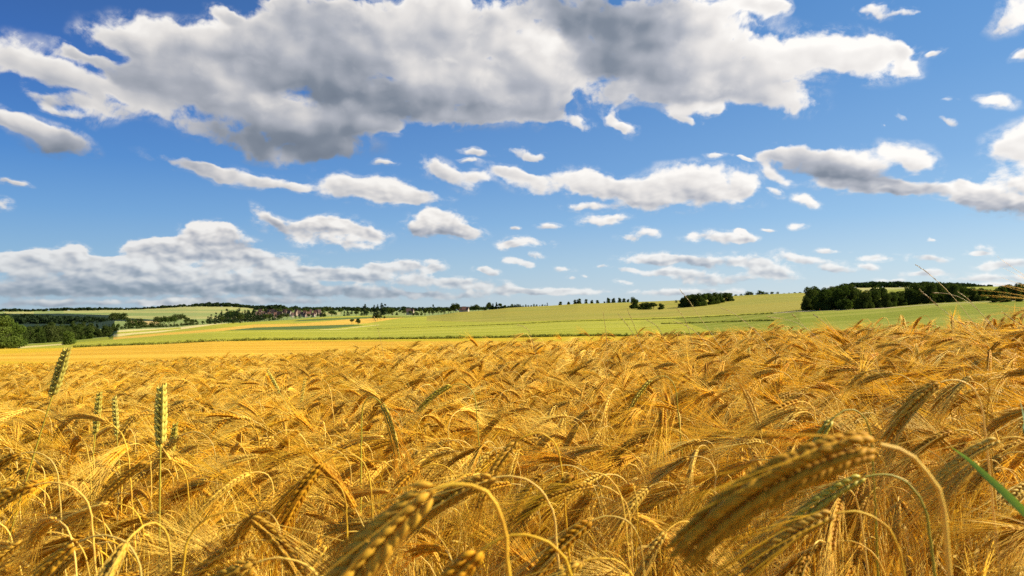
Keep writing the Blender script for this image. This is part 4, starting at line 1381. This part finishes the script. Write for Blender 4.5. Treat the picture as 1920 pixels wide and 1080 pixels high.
HD = []
rng = np.random.default_rng(9)
for i in range(20):
    parts, apex = make_barley(rng, 0)
    HD.append(({k: mesh_obj(k, v, f.astype(np.int32), m_, smooth=True, data_only=True) for (k, (v, f)), m_ in zip(parts.items(), [M_STEM, M_KERN, M_AWN, M_DRY])}, apex))


def plant(meshes, loc, rot, s, label, group=None, name='barley_stalk', cat='barley'):
    root = empty(name, loc)
    root.rotation_euler = rot; root.scale = (s, s, s)
    obs = {}
    for k in ('stem', 'ear', 'beard', 'leaf'):
        if k not in meshes or meshes[k] is None: continue
        q = bpy.data.objects.new(k, meshes[k]); COL.objects.link(q)
        q.parent = obs['ear'] if k == 'beard' else root
        obs[k] = q
    tag(root, label, cat, group)
    return root


for n_, i in enumerate(ind):
    me, apex = HD[n_ % len(HD)]
    plant(me, (bx[i], by[i], bz[i]), (tiltx[i], tilty[i], yaw[i]), scl[i],
          'golden barley stalk with a nodding bearded ear in the thick of the near crop', 'nodding barley stalks of the near crop')

# the rest of the crop: one object, scattered by geometry nodes
crop_me = bpy.data.meshes.new('barley_crop')
crop_me.vertices.add(len(rest))
crop_me.vertices.foreach_set('co', np.stack([bx[rest], by[rest], bz[rest]], -1).astype(np.float32).ravel())
ar = crop_me.attributes.new('rot', 'FLOAT_VECTOR', 'POINT')
ar.data.foreach_set('vector', np.stack([tiltx[rest], tilty[rest], yaw[rest]], -1).astype(np.float32).ravel())
ar = crop_me.attributes.new('scl', 'FLOAT', 'POINT'); ar.data.foreach_set('value', scl[rest].astype(np.float32))
gr_ = prs.random(len(rest)) < 0.005
pick_ = np.where(by[rest] < 4.2, np.where(gr_, N1 - 1, prs.integers(0, N1 - 1, len(rest))), N1 + np.where(gr_, N2 - 1, prs.integers(0, N2 - 1, len(rest))))
ar = crop_me.attributes.new('pick', 'INT', 'POINT'); ar.data.foreach_set('value', pick_.astype(np.int32))
crop = bpy.data.objects.new('barley_crop', crop_me)
COL.objects.link(crop)
tag(crop, 'dense golden barley crop filling the foreground', kind='stuff')
gn = bpy.data.node_groups.new('barley_crop', 'GeometryNodeTree')
gn.interface.new_socket('Geometry', in_out='INPUT', socket_type='NodeSocketGeometry')
gn.interface.new_socket('Geometry', in_out='OUTPUT', socket_type='NodeSocketGeometry')
G = gn.nodes
gi, go = G.new('NodeGroupInput'), G.new('NodeGroupOutput')
ci = G.new('GeometryNodeCollectionInfo')
ci.inputs['Collection'].default_value = crop_col
ci.inputs['Separate Children'].default_value = True
ci.inputs['Reset Children'].default_value = True
ip = G.new('GeometryNodeInstanceOnPoints')
ip.inputs['Pick Instance'].default_value = True


def attr(nm, ty):
    n = G.new('GeometryNodeInputNamedAttribute'); n.data_type = ty; n.inputs['Name'].default_value = nm
    return n.outputs['Attribute']


m2p = G.new('GeometryNodeMeshToPoints')
lk = gn.links.new
lk(gi.outputs[0], m2p.inputs['Mesh']); lk(m2p.outputs[0], ip.inputs['Points']); lk(ci.outputs[0], ip.inputs['Instance'])
lk(attr('pick', 'INT'), ip.inputs['Instance Index'])
e2r = G.new('FunctionNodeEulerToRotation'); lk(attr('rot', 'FLOAT_VECTOR'), e2r.inputs[0]); lk(e2r.outputs[0], ip.inputs['Rotation'])
lk(attr('scl', 'FLOAT'), ip.inputs['Scale'])
lk(ip.outputs[0], go.inputs[0])
mod = crop.modifiers.new('crop', 'NODES'); mod.node_group = gn
print('plants', len(bx), 'scattered', len(rest))

# ------------------------------------------------------------------ the ears that stand out, one by one
def px_point(px, py, D):
    x, y, z = pxdir(px, py)
    return np.array([x * D, D, CAM_Z + z * D])


def own_meshes(parts, mats):
    return {k: mesh_obj(k, parts[k][0], parts[k][1].astype(np.int32), m_, smooth=True, data_only=True) for k, m_ in zip(('stem', 'ear', 'beard', 'leaf'), mats) if k in parts}


def hero(px, row, D, yaw, nod, label, ear=0.09, s=1.0, seed=0, ec=0.5, green=False, arc=0.09, awn=0.13, roll=None, lean=0.1, fat=None, mats=None, splay=0.22):
    r = np.random.default_rng(100 + seed)
    P = px_point(px, row, D)
    g = float(canopy_near(P[0], P[1])) - 0.95
    parts, apex = make_barley(r, 0, nod=nod, lean=lean, ear=ear / s, roll=roll, awn=awn / s, arc=arc, ec=ec, height=max((P[2] - g) / s, 0.3), fat=fat, splay=splay)
    c_, s_ = math.cos(R(yaw)), math.sin(R(yaw))
    off = np.array([apex[0] * c_ - apex[1] * s_, apex[0] * s_ + apex[1] * c_, apex[2]]) * s
    return plant(own_meshes(parts, mats or (GREENISH if green else GOLD)), tuple(P - off), (0, 0, R(yaw)), s, label)


hero(850, 908, 0.36, 188, 2.15, 'plump bright yellow ear hanging down left in the middle of the bottom edge', ear=0.10, s=1.3, seed=1, ec=0.35, arc=0.055, roll=0.35)
hero(1650, 834, 0.34, 183, 1.68, 'biggest ear of all, dark brown and bearded, arching left at the lower right', ear=0.115, s=1.4, seed=2, ec=0.6, arc=0.055, awn=0.18, roll=1.2, fat=True, mats=[M_STEM, M_BROWN, M_AWN, M_DRY], splay=0.34)
hero(1785, 712, 0.80, 190, 1.95, 'tall brown ear standing clear above the crop upper right of the biggest ear', ear=0.10, s=1.1, seed=3, ec=0.6)
hero(1008, 812, 0.85, 200, 2.25, 'light edged ear hanging down left at the very centre of the near crop', ear=0.095, s=1.1, seed=4)
hero(1108, 886, 0.82, 190, 1.9, 'pale ear with a wide arching neck below the central ear', ear=0.09, seed=5, s=1.1)
hero(1135, 968, 0.72, 195, 2.0, 'ear on a long curved neck left of the biggest ear', ear=0.10, s=1.1, seed=6)
hero(1125, 1046, 0.66, 190, 1.9, 'pale ear lying nearly flat at the bottom edge right of centre', ear=0.09, seed=7, s=1.1)
hero(1655, 890, 0.58, 186, 1.85, 'greenish ear tucked under the biggest ear', ear=0.10, s=1.1, seed=8, green=True)
hero(1592, 768, 0.80, 200, 2.25, 'short green ear on a thick neck just above the biggest ear', ear=0.08, s=1.1, seed=9, green=True)
hero(640, 852, 0.85, 200, 2.3, 'brown ear with sweeping beard left of the light edged central ear', ear=0.10, s=1.1, seed=10, awn=0.18, splay=0.26)
hero(95, 905, 0.80, 188, 1.8, 'pale yellow ear with a full beard pointing out of the left edge', ear=0.10, s=1.15, seed=11, awn=0.19, splay=0.30)
hero(60, 848, 1.05, 185, 1.9, 'arched ear above the full bearded pale one at the left edge', ear=0.09, s=1.1, seed=12, awn=0.17, splay=0.3)
hero(270, 985, 0.62, 262, 2.1, 'fat golden ear seen end on near the lower left corner', ear=0.09, s=1.15, seed=14, awn=0.11)
hero(522, 1046, 0.56, 186, 1.9, 'ear cut by the bottom edge between the end on ear and the bright yellow one', ear=0.10, s=1.1, seed=15, roll=0.3)
hero(196, 1004, 0.66, 190, 2.1, 'yellow ear slanting down left in the bottom left corner', ear=0.10, s=1.1, seed=16, awn=0.18, splay=0.3)
hero(1585, 960, 0.50, 188, 1.75, 'pale ear end with fine straight bristles below the greenish ear', ear=0.08, s=1.05, seed=17)
hero(955, 893, 0.66, 184, 1.75, 'dark blurred ear lying level right of the bright yellow one', ear=0.10, s=1.15, seed=18)
hero(985, 1003, 0.44, 192, 2.2, 'blurred golden ear near the bottom edge right of the bright yellow one', ear=0.10, s=1.15, seed=19)
hero(1905, 820, 0.70, 182, 1.85, 'ear reaching in over the green blade at the right edge', ear=0.09, s=1.1, seed=20)
hero(1800, 806, 0.95, 186, 1.8, 'level ear just above the green blade', ear=0.09, s=1.1, seed=21)
hero(860, 720, 1.6, 188, 1.9, 'greenish ear lying level high in the middle of the crop', ear=0.10, s=1.1, seed=22, green=True)
hero(300, 860, 1.05, 186, 2.0, 'arching yellow ear just under the fat upright green wheat ear', ear=0.10, s=1.1, seed=23)
hero(1240, 705, 1.5, 195, 2.2, 'yellowish ear hanging in the upper crop right of centre', ear=0.10, s=1.1, seed=24, green=True)
hero(1990, 574, 0.80, 178, 1.0, 'ear at the right edge whose bristles rise against the dark hedge', ear=0.09, s=1.1, seed=25, ec=0.15, lean=0.2)
hero(700, 745, 1.15, 320, 2.3, 'green bearded ear hanging to the right in the middle left of the crop', ear=0.09, s=1.1, seed=26, green=True, awn=0.16)


# upright green wheat ears grown among the barley
def make_wheat(r, ear=0.095, height=1.0):
    n = 30
    s = np.linspace(0, height, n)
    bend = r.uniform(-0.05, 0.05)
    p = np.stack([bend * (s / height) ** 3 * 0.4, 0.01 * np.sin(s * 4), s], -1)
    ia = int(np.argmin(np.abs(s - (height - ear))))
    stem = tube(p[:ia + 1], np.linspace(0.0019, 0.0012, ia + 1), 7)
    kv, kf = kernel_mesh(0)
    ks, aw = [], []
    nk = 9
    for j in range(nk * 2):
        q = j / (nk * 2)
        z = height - ear + q * ear
        b = np.array([np.interp(z, s, p[:, 0]), np.interp(z, s, p[:, 1]), z])
        a = (0 if j % 2 else math.pi)
        for da in (-0.75, 0.0, 0.75):
            side = np.array([math.cos(a + da), math.sin(a + da), 0])
            T = np.array([0, 0, 1.0]); d = nrm(T * math.cos(0.42) + side * math.sin(0.42)); other = np.cross(T, side)
            o1 = np.cross(d, other)
            sz = (0.8 + 0.35 * math.sin(math.pi * min(1, q + 0.1))) * r.uniform(0.92, 1.08)
            v = b + side * 0.002 + kv[:, :1] * other * 0.0031 * sz + kv[:, 1:2] * o1 * 0.0031 * sz + kv[:, 2:3] * d * 0.0140 * sz
            ks.append((v, kf))
            aw.append(ribbon(b + d * 0.0135 * sz, nrm(T + side * 0.3), r.uniform(0.003, 0.008), 0.0007, 2, T * 0, other, tri=True))
    return {'stem': stem, 'ear': join(ks + aw)}


def wheat(px, row, D, tilt_x, tilt_y, label, seed, s=1.0):
    P = px_point(px, row, D)
    g = float(canopy_near(P[0], P[1])) - 0.95
    h = (P[2] - g) / (s * math.cos(tilt_x) * math.cos(tilt_y)) + 0.01
    r = np.random.default_rng(300 + seed)
    parts = make_wheat(r, ear=0.095 / s, height=h)
    e_ = Euler((tilt_y, tilt_x, 0))
    tipv = e_.to_matrix() @ Vector((0, 0, h * s))
    me = {k: mesh_obj(k, parts[k][0], parts[k][1].astype(np.int32), m_, smooth=True, data_only=True) for k, m_ in (('stem', M_GSTEM), ('ear', M_WHEAT))}
    plant(me, tuple(Vector(P) - tipv), e_, s, label, None, 'wheat_stalk', 'wheat')


wheat(137, 655, 1.30, 0.30, 0.0, 'tall pale green wheat ear leaning right and standing above the crop on the left', 1, 1.1)
wheat(296, 725, 1.10, -0.01, 0.0, 'upright fat green wheat ear in the crop left of centre', 2, 1.1)
wheat(199, 737, 1.55, 0.10, 0.0, 'slim green wheat ear left of the fat upright one', 3, 0.9)
wheat(216, 745, 1.70, -0.10, 0.0, 'partly hidden wheat ear just right of the slim green one', 4, 0.85)
wheat(326, 793, 1.75, 0.12, 0.0, 'small wheat ear low beside the fat upright one', 5)
wheat(508, 692, 2.6, -0.5, 0.0, 'pale wheat ear bent left near the crest of the crop', 6, 0.8)
wheat(571, 708, 2.6, 0.14, 0.0, 'thin dark wheat ear upright near the crest of the crop', 7, 0.75)


# tall wild grasses
def grass(pts, D, label, head=0.35, seed=0, width=0.0016, hw=0.0030, group=None):
    r = np.random.default_rng(500 + seed)
    P = [px_point(x, y, D + 0.05 * i / len(pts)) for i, (x, y) in enumerate(pts)]
    last = P[-1]
    g = float(canopy_near(last[0], last[1])) - 0.95
    d = nrm(P[-1] - P[-2])
    low = last + d * 0.25
    low[2] = min(low[2], last[2] - 0.2)
    P += [low, np.array([low[0] + 0.05, low[1], g])]
    P = np.array(P)[::-1]
    # resample smoothly
    L = np.concatenate([[0], np.cumsum(np.linalg.norm(np.diff(P, axis=0), axis=1))])
    q = np.linspace(0, L[-1], 40)
    S = np.stack([np.interp(q, L, P[:, i]) for i in range(3)], -1)
    for _ in range(2): S[1:-1] = (S[:-2] + S[1:-1] * 2 + S[2:]) / 4
    base = S[0].copy()
    S = S - base
    stem = tube(S, np.linspace(width, width * 0.45, 40), 4)
    heads = []
    n0 = int(40 * (1 - head * 0.6))
    kv, kf = kernel_mesh(1)
    Lh = np.linalg.norm(np.diff(P[::-1][:3], axis=0), axis=1).sum()
    nh = 26
    tot = L[-1]
    for j in range(nh):
        z = tot - (j / nh) * Lh * (head / 0.35)
        b = np.array([np.interp(z, q, S[:, i]) for i in range(3)])
        T = nrm(np.array([np.interp(z + 0.01, q, S[:, i]) for i in range(3)]) - np.array([np.interp(z - 0.01, q, S[:, i]) for i in range(3)]) + 1e-9)
        side = nrm(np.cross(T, r.normal(size=3)))
        dd = nrm(T + side * r.uniform(0.25, 0.5)); o1 = nrm(np.cross(dd, T)); o2 = np.cross(dd, o1)
        heads.append((b + kv[:, :1] * o1 * hw * 0.4 + kv[:, 1:2] * o2 * hw * 0.4 + kv[:, 2:3] * dd * hw * r.uniform(2.0, 3.2), kf))
    me = {'stem': mesh_obj('stem', *[stem[0], stem[1].astype(np.int32)], M_GRASS, smooth=True, data_only=True)}
    hv_, hf_ = join(heads)
    me['ear'] = mesh_obj('seed_head', hv_, hf_.astype(np.int32), M_GRASS, smooth=True, data_only=True)
    root = empty('grass_stalk', tuple(base))
    for k, nm in (('stem', 'stem'), ('ear', 'seed_head')):
        o_ = bpy.data.objects.new(nm, me[k]); COL.objects.link(o_); o_.parent = root
    tag(root, label, 'grass', group)


grass([(1718, 497), (1735, 507), (1750, 520), (1768, 536), (1795, 565), (1816, 592), (1830, 612)], 2.6, 'tallest wild grass stalk, its dark tip standing against the sky on the right', 0.5, 1)
grass([(1725, 544), (1738, 554), (1749, 566), (1770, 584), (1800, 603)], 2.8, 'wild grass with a pale thick head against the dark hedge left of the tallest stalk', 0.5, 2, hw=0.0042)
grass([(1797, 548), (1812, 555), (1823, 567), (1838, 588), (1856, 604)], 2.8, 'bent wild grass against the dark hedge right of the tallest stalk', 0.4, 3)
grass([(1752, 549), (1770, 549), (1783, 550), (1800, 556), (1830, 575), (1850, 600)], 2.9, 'thin grass blade lying almost level across the dark hedge', 0.1, 4)
grass([(1276, 545), (1286, 554), (1293, 564), (1302, 580), (1318, 604), (1330, 620)], 3.0, 'dark grass tip standing against the second clump of trees', 0.5, 5)
grass([(1268, 578), (1279, 588), (1288, 604), (1294, 628)], 3.2, 'pale grass stalk below the left end of the second clump', 0.6, 6)
grass([(1131, 586), (1133, 600), (1136, 615), (1137, 634)], 3.4, 'upright forked grass stalk in front of the pale green field', 0.8, 7)
grass([(1177, 582), (1184, 598), (1190, 612), (1196, 630)], 3.3, 'pale grass stalk right of the forked one', 0.6, 8)
grass([(971, 609), (984, 610), (995, 619), (998, 634)], 3.6, 'hooked dark grass stalk just above the crop right of the middle', 0.4, 9)
grass([(702, 595), (707, 610), (711, 625), (715, 645)], 3.8, 'straight pale grass stalk standing in front of the small tree clump', 0.1, 10)
grass([(1352, 577), (1375, 585), (1396, 602), (1420, 624)], 3.0, 'feathery grass stalk leaning left over the green field', 0.6, 11)
grass([(1212, 600), (1228, 606), (1237, 613), (1243, 630)], 3.2, 'small dark hooked grass above the crop right of centre', 0.5, 12)
grass([(1440, 548 + 46), (1462, 597), (1485, 600), (1510, 612)], 3.0, 'thin bristle of grass lying low before the green field', 0.2, 13)
grass([(1526, 590), (1540, 600), (1556, 612)], 3.0, 'pale straight grass blade leaning left under the third clump', 0.1, 14)
grass([(1486, 590), (1496, 598), (1508, 612)], 3.0, 'short grass blade leaning left at the dark shadow of the third clump', 0.1, 15)
grass([(1160, 590), (1172, 604), (1184, 620), (1192, 634)], 3.4, 'faint leaning grass between the forked stalk and the first clump', 0.4, 16)
grass([(1265, 603), (1283, 607), (1300, 617), (1316, 634)], 3.1, 'dark bent grass stalk under the pale stalk near the second clump', 0.5, 17)
grass([(1905, 597), (1880, 586), (1900, 600), (1918, 612)][1:], 2.8, 'thin grass blade leaning left near the right edge', 0.2, 18)

# green leaf blades at the right edge
def blade(pts, widths, D, label):
    P = np.array([px_point(x, y, d_) for (x, y), d_ in zip(pts, D)])
    base = P[-1].copy()
    n = 24
    q = np.linspace(0, len(P) - 1, n)
    S = np.stack([np.interp(q, np.arange(len(P)), P[:, i]) for i in range(3)], -1)
    for _ in range(2): S[1:-1] = (S[:-2] + 2 * S[1:-1] + S[2:]) / 4
    W = np.interp(q, np.arange(len(P)), widths)
    T = nrm(np.gradient(S, axis=0)); side = nrm(np.cross(T, [0.15, 1, 0.25])); up = np.cross(side, T)
    rows_ = [S - side * W[:, None] - up * W[:, None] * 0.25, S, S + side * W[:, None] - up * W[:, None] * 0.35]
    v = np.concatenate(rows_) - base
    f = []
    for k in range(2):
        for i in range(n - 1):
            a, b = k * n + i, (k + 1) * n + i
            f.append((a, a + 1, b + 1, b))
    root = empty('green_barley_plant', tuple(base))
    mesh_obj('leaf', v, np.array(f, dtype=np.int32), M_GLEAF, root, smooth=True)
    g = float(canopy_near(base[0], base[1])) - 0.95
    sv, sf = tube(np.array([[0, 0, 0.02], [0.01, 0, -0.1], [0.02, 0.01, g - base[2]]]), [0.0014, 0.0018, 0.002], 6)
    mesh_obj('stem', sv, sf.astype(np.int32), M_GSTEM, root, smooth=True)
    tag(root, label, 'barley')


blade([(1783, 838), (1812, 858), (1850, 893), (1890, 930), (1935, 975), (1990, 1020)], [0.0003, 0.0014, 0.0026, 0.0032, 0.0032, 0.0025], [0.62, 0.60, 0.58, 0.56, 0.55, 0.55], 'broad bright green blade slanting down to the right edge')
blade([(1912, 748), (1917, 775), (1922, 805), (1935, 840)], [0.0004, 0.002, 0.003, 0.003], [0.66, 0.64, 0.62, 0.62], 'narrow yellow green blade upright at the right edge')

hero(160, 780, 1.2, 160, 1.2, 'half raised ear with long straight bristles behind the left wheat ears', ear=0.09, s=1.1, seed=31, awn=0.19, splay=0.25)
hero(420, 960, 0.66, 20, 2.2, 'odd ear hanging to the right near the bottom left, its bristles spread wide', ear=0.09, s=1.1, seed=32, awn=0.2, splay=0.35)
